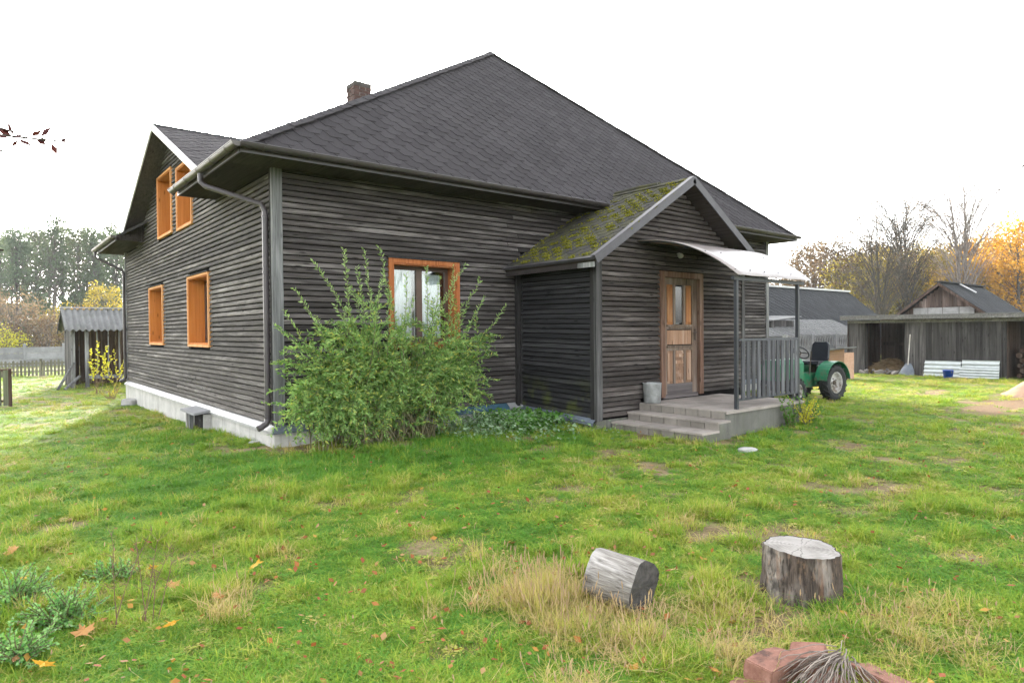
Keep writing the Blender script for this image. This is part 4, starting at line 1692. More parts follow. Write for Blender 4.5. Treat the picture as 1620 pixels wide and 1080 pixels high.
# ================================================================== OPEN-FRONTED SHED (right)
def planks(fr, a0, a1, z0, z1, wd, mat, parent, rng, d=0.0, th=.022, jit=.012, ztop=None):
    a = a0
    while a < a1 - .02:
        w_ = min(wd * rng.uniform(.75, 1.25), a1 - a)
        dz = rng.uniform(-.03, .02)
        zt = z1 if ztop is None else min(ztop(a + .01), ztop(a + w_ - .01)) - .01
        if zt - z0 > .05:
            dd = d + rng.uniform(0, jit)
            MB().fbox(fr, a + .003, a + w_ - .003, z0 + dz, zt, dd, dd + th).build('plank', mat, parent, fix=False)
        a += w_


def open_shed():
    r = random.Random(31)
    X = 21.3
    sh = empty('open_fronted_shed', (22.6, -2.5, 0), 'long low grey plank shed with open bays on the right of the yard', 'shed')
    F = Fr((X, 0, 0), (0, -1, 0), (-1, 0, 0))     # s = -v
    back = 24.2
    y0, y1 = -1.33, 8.6                            # in s
    # front planks, middle wall
    planks(F, .57, 3.30, -.05, 1.88, .165, M['plank_grey'], sh, r)
    planks(F, -1.31, -.76, -.05, 1.88, .15, M['plank_grey'], sh, r)
    # posts
    for s_ in (-.80, .52, 3.30, 6.2, 8.5):
        MB().fbox(F, s_, s_ + .10, -.1, 1.90, -.12, -.02).build('post', M['plank_grey'], sh)
    # back wall and side walls
    FB = Fr((back, 0, 0), (0, -1, 0), (-1, 0, 0))
    planks(FB, y0, y1, -.05, 1.98, .17, M['plank_brown'], sh, r, jit=.006)
    FS = Fr((X, 1.32, 0), (1, 0, 0), (0, -1, 0))
    planks(FS, 0.03, back - X, -.05, 1.9, .18, M['plank_brown'], sh, r, d=-.06, jit=.006)
    FS2 = Fr((X, -.62, 0), (1, 0, 0), (0, 1, 0))
    planks(FS2, 0.03, back - X, -.05, 1.9, .18, M['plank_brown'], sh, r, d=-.02, jit=.006)
    FS3 = Fr((X, -3.28, 0), (1, 0, 0), (0, -1, 0))
    planks(FS3, 0.03, back - X, -.05, 1.9, .18, M['plank_brown'], sh, r, d=-.03, jit=.006)
    for z in (.95,):
        MB().fbox(FB, y0 + .1, .5, z, z + .12, .03, .08).build('batten', M['plank_brown'], sh)
    # roof
    rf = MB()
    rf.hexa([(X - .35, 1.45, 1.93), (X - .35, -8.8, 1.90), (back + .3, -8.8, 2.02), (back + .3, 1.45, 2.05), (X - .35, 1.45, 2.0), (X - .35, -8.8, 1.97), (back + .3, -8.8, 2.09), (back + .3, 1.45, 2.12)])
    ro = rf.build('roof', M['slate'], sh)
    MB().hexa([(X - .385, 1.46, 1.925), (X - .385, -8.81, 1.895), (X - .352, -8.81, 1.895), (X - .352, 1.46, 1.925), (X - .385, 1.46, 2.06), (X - .385, -8.81, 2.03), (X - .352, -8.81, 2.03), (X - .352, 1.46, 2.06)]).build('fascia', M['plank_horiz'], ro)
    MB().hexa([(X - .40, 1.47, 2.062), (X - .40, -8.82, 2.032), (X - .2, -8.82, 2.037), (X - .2, 1.47, 2.067), (X - .40, 1.47, 2.075), (X - .40, -8.82, 2.045), (X - .2, -8.82, 2.05), (X - .2, 1.47, 2.08)]).build('roof_edge', M['slate'], ro)
    MB().box(X - .05, X + .05, -8.6, 1.33, 1.80, 1.90).build('beam', M['plank_horiz'], sh)
    # junk in the left bay: hay heap and rubble
    rr = np.random.RandomState(6)
    n = 2600
    th = rr.rand(n) * 6.28
    q = np.sqrt(rr.rand(n))
    cx, cy = 22.5 + np.cos(th) * q * 1.0, .35 + np.sin(th) * q * .75
    cz = .5 * np.clip(1 - q ** 2, 0, 1) * rr.rand(n) ** .4 + .02
    d = rand_dirs(n, rr)
    d[:, 2] *= .4
    hp = quads_mesh('hay_heap', np.stack([cx, cy, cz], 1), d, rr.uniform(.05, .14, n), .012, rr, M['hay'], None)
    tag(hp, 'low heap of tan hay inside the left bay of the grey shed', 'hay', kind='stuff')
    m = MB()
    for i in range(26):
        a, b = r.uniform(21.0, 22.2), r.uniform(-.45, 1.0)
        mt = Matrix.Translation((a, b, .05)) @ Matrix.Rotation(r.uniform(0, 6), 4, (r.random(), r.random(), r.random() + .1))
        m.mbox(mt, r.uniform(.08, .28), r.uniform(.06, .2), r.uniform(.03, .1))
    tag(m.build('rubble', M['debris'], None), 'scattered pale rubble on the threshold of the left shed bay', 'rubble', kind='stuff')
    # firewood in the right bay
    k = 0
    for row in range(6):
        for i in range(6):
            y = -3.55 - i * .19 - (row % 2) * .09
            rad = r.uniform(.06, .09)
            o = MB().tube([(22.1 + r.uniform(-.06, .06), y, .08 + row * .16), (22.9, y, .08 + row * .16)], rad, 8).build('firewood_log', M['plank_brown'], None)
            tag(o, 'split log in the dark firewood stack at the right edge', 'log', 'firewood stack in the right bay')
    # corrugated sheets leaning on the front planks
    def sheet(name, s0, s1, z1, x, lean, label):
        m = MB()
        n = 40
        vs = []
        for i in range(n + 1):
            z = z1 * i / n
            w_ = math.sin(i / n * math.pi * 2 * 4.0) * .028
            for s_ in (s0, s1):
                vs.append(Vector((x - w_ + lean * (z / z1), -s_, z + .01)))
        fs = [(2 * i, 2 * i + 1, 2 * i + 3, 2 * i + 2) for i in range(n)]
        off = len(vs)
        vs += [v + Vector((.012, 0, 0)) for v in vs]
        fs += [tuple(a + off for a in f[::-1]) for f in fs]
        fs += [(2 * i, 2 * i + 2, off + 2 * i + 2, off + 2 * i) for i in range(n)] + [(2 * i + 1, off + 2 * i + 1, off + 2 * i + 3, 2 * i + 3) for i in range(n)]
        m.add(vs, fs)
        o = m.build(name, M['sheet_pale'], None, smooth=False)
        tag(o, label, 'roofing sheet', 'pale corrugated sheets leaning on the shed')
        return o
    sheet('corrugated_sheet', 1.20, 2.24, .52, 21.05, .15, 'pale corrugated roofing sheet leaning behind the blue bucket')
    sheet('corrugated_sheet', 2.26, 3.26, .56, 21.10, .12, 'pale corrugated sheet, rear of the two leaning at the shed corner')
    sheet('corrugated_sheet', 2.24, 3.30, .34, 20.98, .06, 'low pale corrugated sheet, front of the two leaning at the shed corner')
    # bucket
    b = empty('blue_bucket', (20.6, -2.06, .0), 'small bright blue plastic bucket in front of the pale sheets', 'bucket')
    MB().lathe((20.6, -2.06, .0), [(.001, 0), (.115, 0), (.15, .25), (.158, .25), (.158, .265), (.142, .265), (.11, .012), (.001, .012)], 20).build('body', M['blue'], b, smooth=True)
    MB().tube([(20.6 + .15 * math.cos(a), -2.06 + .15 * math.sin(a) * .15 - .14, .26 - .10 * math.sin(a)) for a in [math.pi * k / 8 for k in range(9)]], .006, 5).build('handle', M['rim'], b)
    # snow shovel
    s = empty('wide_shovel', (21.1, -.72, 0), 'wide dark grey scoop shovel with a pale handle leaning on the shed planks', 'shovel')
    sc = MB()
    n = 8
    vs = []
    for i in range(n + 1):
        t = i / n
        w_ = .235 - .16 * t ** 1.8
        z = .0 + .42 * t
        x = 20.98 + .20 * t
        for k in range(7):
            q_ = (k / 6 - .5) * 2
            vs.append(Vector((x - .05 * (1 - q_ * q_), -.71 - q_ * w_, z)))
    fs = [(i * 7 + k, i * 7 + k + 1, (i + 1) * 7 + k + 1, (i + 1) * 7 + k) for i in range(n) for k in range(6)]
    off = len(vs)
    vs2 = [v + Vector((.014, 0, 0)) for v in vs]
    rim = [(i * 7, (i + 1) * 7, off + (i + 1) * 7, off + i * 7) for i in range(n)] + [(i * 7 + 6, off + i * 7 + 6, off + (i + 1) * 7 + 6, (i + 1) * 7 + 6) for i in range(n)] + [(k, k + 1, off + k + 1, off + k) for k in range(6)] + [(n * 7 + k, off + n * 7 + k, off + n * 7 + k + 1, n * 7 + k + 1) for k in range(6)]
    sc.add(vs + vs2, fs + [tuple(a + off for a in f[::-1]) for f in fs] + rim)
    sc.build('blade', M['shovel_grey'], s)
    MB().tube([(21.12, -.715, .36), (21.25, -.735, 1.40)], .018, 8).build('handle', M['handle_wood'], s)


open_shed()


def gable_shed():
    r = random.Random(9)
    g = empty('gabled_shed', (27.5, -.35, 0), 'small gabled shed with dark felt roof rising behind the open shed', 'shed')
    X0, X1, yc, zr = 25.5, 30.4, -.33, 3.36
    sl = .79
    F = Fr((X0, 0, 0), (0, -1, 0), (-1, 0, 0))
    zt = lambda s: zr - .09 - sl * abs(s - (-yc))
    planks(F, -1.05, 1.72, 2.42, 3.3, .13, M['plank_pale'], g, r, ztop=zt, jit=.02)
    core = MB()
    core.prism([Vector((X0 + .03, yc + 1.7, 0)), Vector((X0 + .03, yc - 1.7, 0)), Vector((X0 + .03, yc - 1.7, 1.9)), Vector((X0 + .03, yc, zr - .14)), Vector((X0 + .03, yc + 1.7, 1.9))], (X1 - X0 - .3, 0, 0))
    core.build('wall', M['plank_brown'], g)
    a = -1.10
    for w_ in (.45, .52, .5, .55, .5):
        MB().fbox(F, a + .01, a + w_ - .01, 1.5, min(2.40, zt(a + .02) - .01, zt(a + w_ - .02) - .01), .0, .02).build('panel', M['pale_panel'], g, fix=False)
        a += w_
    for sg in (-1, 1):
        ed = 1.95 if sg > 0 else 2.15
        p = [Vector((X0 - .30, yc, zr)), Vector((X0 - .30, yc + sg * ed, zr - sl * ed)), Vector((X1, yc + sg * ed, zr - sl * ed)), Vector((X1, yc, zr))]
        s_ = Slope(p[1], p[2], p[0])
        rf = MB().prism(p, -s_.n * .07).build('roof', M['shingle_far'], g)
        tb = tabs(s_, p, .45, .22, r, lift=.012)
        q = MB()
        for t_, b_ in tb:
            tab_geo(q, t_, b_)
        tag(q.build('felt_tabs', M['shingle_far'], rf, fix=False), kind='stuff')
        MB().hexa([p[0] + Vector((-.02, 0, -.13)), p[1] + Vector((-.02, 0, -.13)), p[1] + Vector((.01, 0, -.13)), p[0] + Vector((.01, 0, -.13)), p[0] + Vector((-.02, 0, -.02)), p[1] + Vector((-.02, 0, -.02)), p[1] + Vector((.01, 0, -.02)), p[0] + Vector((.01, 0, -.02))]).build('rake_board', M['plank_brown'], rf)
    MB().bar((X0 - .3, yc, zr + .02), (X1, yc, zr + .02), .26, .05).build('ridge_cap', M['shingle_far'], g)
    MB().bar((X0 + 1.7, yc - .06, zr + .04), (X0 + 1.9, yc - .62, zr - .36), .16, .03, up=(0, -.6, .8)).build('skylight_strip', M['white'], g)


gable_shed()


def barn():
    r = random.Random(12)
    b = empty('old_barn', (33, 9, 0), 'large old barn with a dark grey roof and white ridge beyond the yard', 'barn')
    y, zr = 9.0, 3.88
    x0, x1 = 22.5, 38.9
    ft = 3.2
    sl = .86
    for sg in (-1, 1):
        p = [Vector((x0, y, zr)), Vector((x0, y + sg * ft, zr - sl * ft)), Vector((x1, y + sg * ft, zr - sl * ft)), Vector((x1, y, zr))]
        s_ = Slope(p[1], p[2], p[0])
        rf = MB().prism(p, -s_.n * .1).build('roof', M['shingle_far'], b)
        if sg < 0:
            q = MB()
            for t_, b_ in tabs(s_, p, .6, .30, r, lift=.02):
                tab_geo(q, t_, b_)
            tag(q.build('felt_tabs', M['shingle_far'], rf, fix=False), kind='stuff')
    MB().box(x0, x1, y - .14, y + .14, zr - .0, zr + .10).build('ridge_cap', M['white'], b)
    F = Fr((0, y - 2.7, 0), (1, 0, 0), (0, -1, 0))
    planks(F, x0 + .3, x1 - .4, -.1, 1.5, .3, M['plank_grey'], b, r)
    MB().box(x0 + .3, x1 - .4, y - 2.66, y + 2.6, -.3, 1.45).build('wall', M['backing'], b)
    MB().prism([Vector((x1 - .4, y - 2.6, 1.4)), Vector((x1 - .4, y + 2.6, 1.4)), Vector((x1 - .4, y, zr - .2))], (.05, 0, 0)).build('gable', M['plank_grey'], b)
    # lean-to with a worn felt roof in front of the barn
    l = empty('lean_to', (27, 5.2, 0), 'low lean-to with sagging grey shingled roof in front of the barn', 'shed')
    p = [Vector((21.5, 4.9, 1.30)), Vector((31.5, 4.9, 1.30)), Vector((30.6, 6.2, 2.05)), Vector((26.0, 6.2, 2.05)), Vector((21.5, 6.2, 1.62))]
    nrm = Vector((0, -.5, .86)).normalized()
    lr = MB().prism(p, -nrm * .06).build('roof', M['slate'], l)
    s_ = Slope((21.5, 4.9, 1.31), (31.5, 4.9, 1.31), (26, 6.2, 2.06))
    q = MB()
    for t_, b_ in tabs(s_, [Vector((21.5, 4.9, 1.31)), Vector((31.5, 4.9, 1.31)), Vector((30.6, 6.2, 2.06)), Vector((26.0, 6.2, 2.06))], .5, .25, r, lift=.025):
        tab_geo(q, t_, b_)
    tag(q.build('felt_tabs', M['slate'], lr, fix=False), kind='stuff')
    F = Fr((0, 5.0, 0), (1, 0, 0), (0, -1, 0))
    planks(F, 21.7, 31.0, -.1, 1.25, .25, M['plank_grey'], l, r)
    # tiny hut with a mono-pitch roof
    h = empty('small_hut', (24.6, 6.1, 0), 'tiny hut with a thin pale mono-pitch roof above the lean-to', 'hut')
    F = Fr((0, 5.6, 0), (1, 0, 0), (0, -1, 0))
    planks(F, 23.6, 25.5, 1.2, 2.0, .22, M['plank_grey'], h, r)
    MB().box(23.6, 25.4, 5.63, 6.6, .0, 1.95).build('wall', M['plank_grey'], h)
    MB().hexa([(23.3, 5.35, 1.98), (25.8, 5.35, 2.16), (25.8, 6.8, 2.22), (23.3, 6.8, 2.04), (23.3, 5.35, 2.02), (25.8, 5.35, 2.20), (25.8, 6.8, 2.26), (23.3, 6.8, 2.08)]).build('roof', M['slate'], h)


barn()


def concrete_lattice_fence():
    f = empty('lattice_concrete_fence', (25, 3.9, 0), 'grey precast concrete fence with an arched lattice top behind the tractor', 'fence')
    y = 3.9
    x0, n, L = 21.6, 3, 2.0
    cols = [21.6, 23.75, 25.9, 28.05]
    for x in cols:
        MB().box(x - .07, x + .07, y - .07, y + .07, -.3, 1.40).build('post', M['conc_fence'], f)
    for a, b in zip(cols, cols[1:]):
        for z0, z1 in ((-.2, .28), (.29, .76)):
            MB().box(a + .072, b - .072, y - .025, y + .025, z0, z1).build('panel', M['conc_fence'], f)
        # lattice panel of little arches
        t = MB()
        t.box(a + .072, b - .072, y - .025, y + .025, .77, .83)
        t.box(a + .072, b - .072, y - .025, y + .025, 1.30, 1.35)
        k = 9
        w_ = (b - a - .144) / k
        for i in range(k + 1):
            xx = a + .072 + w_ * i
            t.box(max(a + .072, xx - .022), min(b - .072, xx + .022), y - .022, y + .022, .83, 1.30)
        for i in range(k):
            xc = a + .072 + w_ * (i + .5)
            pts = [(xc + math.cos(q) * w_ * .36, y, 1.12 + math.sin(q) * .15) for q in [math.pi * j / 6 for j in range(7)]]
            t.tube(pts, .022, 4)
            pts = [(xc + math.cos(q) * w_ * .36, y, 1.0 - math.sin(q) * .15) for q in [math.pi * j / 6 for j in range(7)]]
            t.tube(pts, .022, 4)
        t.build('lattice', M['conc_fence'], f)
    # tan kennel with sloping roof
    k = empty('kennel', (18, .1, 0), 'tan wooden kennel with a pale sloping roof beside the tractor', 'kennel')
    F = Fr((17.7, 0, 0), (0, -1, 0), (-1, 0, 0))
    zt = lambda s: .90 + .13 * (s + .55)
    for i in range(3):
        z0, z1 = .33 + i * .2, .33 + (i + 1) * .2 - .006
        e0, e1 = (z1, z1) if i < 2 else (.875, .985)
        MB().hexa([F.pt(-.55, z0, 0), F.pt(.12, z0, 0), F.pt(.12, z0, .02), F.pt(-.55, z0, .02), F.pt(-.55, e0, 0), F.pt(.12, e1, 0), F.pt(.12, e1, .02), F.pt(-.55, e0, .02)]).build('board', M['box_wood'], k)
    MB().fbox(F, -.30, .125, -.08, .322, .0, .022).build('plinth', M['white'], k)
    MB().box(17.72, 18.4, -.11, .54, -.1, .85).build('wall', M['box_wood'], k)
    MB().hexa([(17.6, .66, .865), (17.6, -.15, .995), (18.5, -.15, 1.0), (18.5, .66, .87), (17.6, .66, .90), (17.6, -.15, 1.03), (18.5, -.15, 1.035), (18.5, .66, .905)]).build('roof', M['slate'], k)


concrete_lattice_fence()


def sand_heap():
    n, m_ = 14, 28
    r = np.random.RandomState(3)
    vs, fs = [], []
    c = np.array([16.3, -5.45])
    for i in range(n + 1):
        for k in range(m_):
            a = 2 * math.pi * k / m_
            q = i / n
            x, y = c[0] + math.cos(a) * q * 1.15, c[1] + math.sin(a) * q * .95
            z = gz(x, y) + .60 * (1 - q) ** 1.1 * (1 + .25 * math.sin(a * 3 + 1)) + .03 * (r.rand() - .5) - .02 * q
            vs.append((x, y, z))
    for i in range(n):
        for k in range(m_):
            fs.append((i * m_ + k, i * m_ + (k + 1) % m_, (i + 1) * m_ + (k + 1) % m_, (i + 1) * m_ + k))
    o = MB().add(vs, fs).build('sand_heap', M['sand'], None, smooth=True)
    tag(o, 'low heap of brown sand at the right edge of the yard', 'sand heap')


sand_heap()


# ================================================================== LEFT SIDE: shed, fences, gate
def left_shed():
    r = random.Random(17)
    s = empty('plank_shed', (0, 20, -.3), 'small grey shed with a corrugated roof beyond the left corner of the house', 'shed')
    y0, y1 = 19.0, 21.4
    x0, x1 = -.72, 2.4
    zb = -.32
    # corner posts and beams
    for x in (x0, x0 + .42, x1):
        MB().box(x - .06, x + .06, y0 - .06, y0 + .06, zb, 1.80).build('post', M['post_grey'], s)
    MB().box(x0 - .05, x1, y0 - .05, y0 + .05, 1.80, 1.92).build('beam', M['post_grey'], s)
    MB().box(x0 + .45, x1, y0 - .10, y0 + .04, .02, .14).build('floor_beam', M['post_grey'], s)
    FLs = Fr((x0 - .03, y0 + .1, 0), (0, 1, 0), (-1, 0, 0))
    planks(FLs, 0, y1 - y0 - .1, zb, 2.3, .16, M['plank_grey'], s, r, ztop=lambda q: 2.45 - .56 * abs(q + .1 - 1.2))
    FBk = Fr((0, y1 - .05, 0), (1, 0, 0), (0, -1, 0))
    planks(FBk, x0, x1, zb, 1.9, .2, M['plank_brown'], s, r)
    for i in range(5):
        x = x0 + .75 + i * .35
        MB().box(x - .02, x + .02, y0 - .02, y0 + .02, .14, 1.80).build('slat', M['post_grey'], s)
    # corrugated roof: near slope and far slope
    ym, zm = y0 + 1.15, 2.62
    for sg, ye, ze in ((-1, y0 - .38, 1.80), (1, y1 + .35, 1.78)):
        n = 150
        m = MB()
        vs = []
        xs0, xs1 = -.98, 2.7
        for i in range(n + 1):
            x = xs0 + (xs1 - xs0) * i / n
            w_ = .042 * math.sin(i / n * 2 * math.pi * 19)
            vs += [Vector((x, ym, zm + w_)), Vector((x, (ym + ye) / 2, (zm + ze) / 2 + w_ - .01)), Vector((x, ye, ze + w_))]
        fs = []
        for i in range(n):
            for k in (0, 1):
                fs.append((i * 3 + k, i * 3 + k + 1, (i + 1) * 3 + k + 1, (i + 1) * 3 + k))
        off = len(vs)
        vs += [v - Vector((0, 0, .012)) for v in vs]
        fs += [tuple(q + off for q in f[::-1]) for f in fs]
        fs += [(i * 3 + 2, off + i * 3 + 2, off + i * 3 + 5, i * 3 + 5) for i in range(n)]
        m.add(vs, fs)
        m.build('roof', M['slate'], s, smooth=True, fix=False)
    MB().bar((-1.0, ym, zm + .04), (2.7, ym, zm + .04), .22, .05).build('ridge_cap', M['flash'], s)
    for sg, ye, ze in ((-1, y0 - .38, 1.80), (1, y1 + .35, 1.78)):
        MB().bar((-.97, ym, zm - .06), (-.97, ye, ze - .06), .03, .10).build('rake_board', M['post_dark'], s)
    # leaning poles
    for (a, b, rad, lab) in (((-1.25, 18.3, -.28), (-.72, 18.85, .62), .045, 'upper grey pole leaning at the corner of the corrugated-roof shed'),
                             ((-1.05, 18.2, -.28), (-.55, 18.8, .14), .05, 'lower grey pole leaning at the corner of the corrugated-roof shed')):
        o = MB().tube([a, b], [rad, rad * .9], 8).build('leaning_pole', M['post_grey'], None)
        tag(o, lab, 'pole')


left_shed()


def fences():
    r = random.Random(41)
    f = empty('picket_fence', (-1.5, 29, -.3), 'weathered wooden picket fence beyond the left shed', 'fence')
    y = 29.0
    zb = gz(-1, 29)
    for i in range(38):
        x = -5.2 + i * .145
        h = .76 + r.uniform(-.05, .03)
        m = MB()
        m.prism([Vector((x - .045, y, zb)), Vector((x + .045, y, zb)), Vector((x + .045, y, zb + h - .05)), Vector((x, y, zb + h)), Vector((x - .045, y, zb + h - .05))], (0, .02, 0))
        m.build('picket', M['fence_wood'], f, fix=False)
    for z in (.2, .58):
        MB().box(-5.3, .3, y + .022, y + .062, zb + z, zb + z + .06).build('rail', M['fence_wood'], f)
    for x in (-4.9, -3.0, -1.1, .2):
        MB().box(x - .05, x + .05, y + .064, y + .16, zb - .1, zb + .82).build('post', M['fence_wood'], f)
    c = empty('concrete_panel_fence', (-2, 42, -.3), 'grey concrete panel fence far behind the picket fence', 'fence')
    zb = -.32
    for i in range(7):
        x = -9.4 + i * 2.05
        MB().box(x - .08, x + .08, 41.92, 42.08, zb, 1.12).build('post', M['conc_fence'], c)
        if i < 6:
            for z0 in (-.1, .36, .74):
                MB().box(x + .082, x + 1.968, 41.975, 42.025, zb + z0 + .1, zb + z0 + .1 + (.45 if z0 < .3 else .37)).build('panel', M['conc_fence'], c)
    g = empty('wooden_gate', (-2.9, 12.8, -.3), 'low old gate with a dark post at the left edge of the picture', 'gate')
    zb = gz(-2.8, 12.8)
    MB().box(-2.745, -2.665, 12.76, 12.84, zb - .1, .745).build('post', M['gate_post'], g)
    MB().box(-3.7, -2.75, 12.79, 12.83, .66, .735).build('rail', M['gate_post'], g)
    MB().box(-3.7, -2.75, 12.79, 12.83, zb + .12, zb + .18).build('rail', M['gate_post'], g)
    for i in range(6):
        x = -2.80 - i * .15
        MB().box(x - .055, x + .055, 12.765, 12.788, zb + .03, .70).build('board', M['gate_board'], g)


fences()
# ================================================================== VEGETATION
LEAF = {
    'bush': leafmat('bush_leaf', [(.07, .16, .04), (.18, .32, .085), (.34, .48, .17), (.11, .23, .06), (.24, .39, .12), (.48, .48, .11)], trans=.40),
    'bush_tip': leafmat('bush_tip_leaf', [(.20, .33, .11), (.34, .46, .18), (.26, .40, .16)], trans=.4),
    'wood_green': leafmat('forest_leaf', [(.06, .09, .055), (.095, .13, .08), (.135, .17, .105), (.075, .11, .07)], trans=.25, objvar=.18),  # paled to grey-green: part of the distance haze is put into the colour
    'wood_grey': leafmat('forest_grey_leaf', [(.06, .08, .05), (.10, .115, .07), (.13, .13, .085)], trans=.25, objvar=.15),  # lightened likewise, with some far haze in the colour
    'tan': leafmat('tan_leaf', [(.17, .115, .08), (.26, .185, .13), (.21, .15, .11)], trans=.25, objvar=.1),
    'brown': leafmat('brown_leaf', [(.085, .055, .04), (.13, .085, .058), (.17, .11, .068), (.10, .08, .055)], trans=.16, objvar=.15),
    'yellow': leafmat('yellow_leaf', [(.36, .24, .035), (.46, .31, .045), (.42, .25, .035), (.27, .22, .05)], trans=.3, objvar=.15),
    'orange': leafmat('orange_leaf', [(.40, .20, .03), (.50, .29, .045), (.46, .24, .035), (.30, .17, .04)], trans=.35, objvar=.15),
    'olive': leafmat('olive_leaf', [(.17, .14, .04), (.27, .22, .05), (.36, .28, .05), (.13, .12, .04)], trans=.3, objvar=.15),
    'darkred': leafmat('dark_red_leaf', [(.035, .010, .012), (.06, .016, .014), (.022, .008, .012)], trans=.12),
    'red': leafmat('red_leaf', [(.55, .07, .02), (.48, .10, .02)], trans=.3),
    'pale': leafmat('pale_groundcover_leaf', [(.12, .22, .10), (.19, .30, .15), (.28, .37, .23), (.08, .17, .06)], trans=.3),
    'weed': leafmat('blue_green_weed_leaf', [(.10, .26, .07), (.18, .36, .12), (.28, .44, .20), (.13, .32, .05)], trans=.3),
    'lime': leafmat('lime_leaf', [(.40, .42, .04), (.52, .46, .05), (.30, .36, .05)], trans=.4),
    'green': leafmat('fresh_green_leaf', [(.05, .14, .025), (.09, .21, .04), (.13, .26, .05)], trans=.35),
    'seed': leafmat('seed_head', [(.40, .29, .16), (.50, .39, .23), (.30, .20, .12)], trans=.25, rough=.8),
    'fallen': leafmat('fallen_small_leaf', [(.42, .25, .05), (.30, .10, .04), (.22, .07, .03), (.36, .22, .10)], trans=.2),
    'fallen_gold': leafmat('fallen_gold_leaf', [(.55, .30, .03), (.62, .36, .05)], trans=.3),
    'fallen_tan': leafmat('fallen_tan_leaf', [(.46, .23, .08), (.50, .28, .12)], trans=.25),
}


def curve_pts(p, d, L, droop, n, rng, wob=.06, up=0.0):
    """polyline that starts at p along d and bends down by droop"""
    p = np.array(p, float)
    d = np.array(d, float)
    d /= np.linalg.norm(d)
    out = [p.copy()]
    st = L / n
    for i in range(n):
        d = d + np.array([rng.normal() * wob, rng.normal() * wob, -droop * st * (1 + i / n) + up * st])
        d /= np.linalg.norm(d)
        p = p + d * st
        out.append(p.copy())
    return np.array(out)


def leaves_on(pts, spacing, rng, ln, wd, start=0.15, spread=.9):
    """pairs of small leaves along a polyline: returns centres, dirs, sizes"""
    seg = np.diff(pts, axis=0)
    sl = np.linalg.norm(seg, axis=1)
    cum = np.concatenate([[0], np.cumsum(sl)])
    tot = cum[-1]
    t = np.arange(tot * start, tot, spacing)
    if len(t) == 0:
        return np.zeros((0, 3)), np.zeros((0, 3)), np.zeros(0)
    i = np.clip(np.searchsorted(cum, t) - 1, 0, len(seg) - 1)
    f = (t - cum[i]) / np.maximum(sl[i], 1e-6)
    P = pts[i] + seg[i] * f[:, None]
    D = seg[i] / np.maximum(sl[i], 1e-6)[:, None]
    cs, ds, ss = [], [], []
    for sg in (-1, 1):
        r = rng.normal(size=D.shape)
        s = np.cross(D, np.array([0, 0, 1.0]) + .5 * r)
        s /= np.linalg.norm(s, axis=1, keepdims=True) + 1e-9
        dd = D * .75 + s * sg * spread + rng.normal(size=D.shape) * .18
        dd /= np.linalg.norm(dd, axis=1, keepdims=True)
        size = ln * rng.uniform(.65, 1.15, len(t)) * (1 - .35 * t / tot)
        cs.append(P + dd * size[:, None] * .5)
        ds.append(dd)
        ss.append(size * .5)
    return np.concatenate(cs), np.concatenate(ds), np.concatenate(ss)


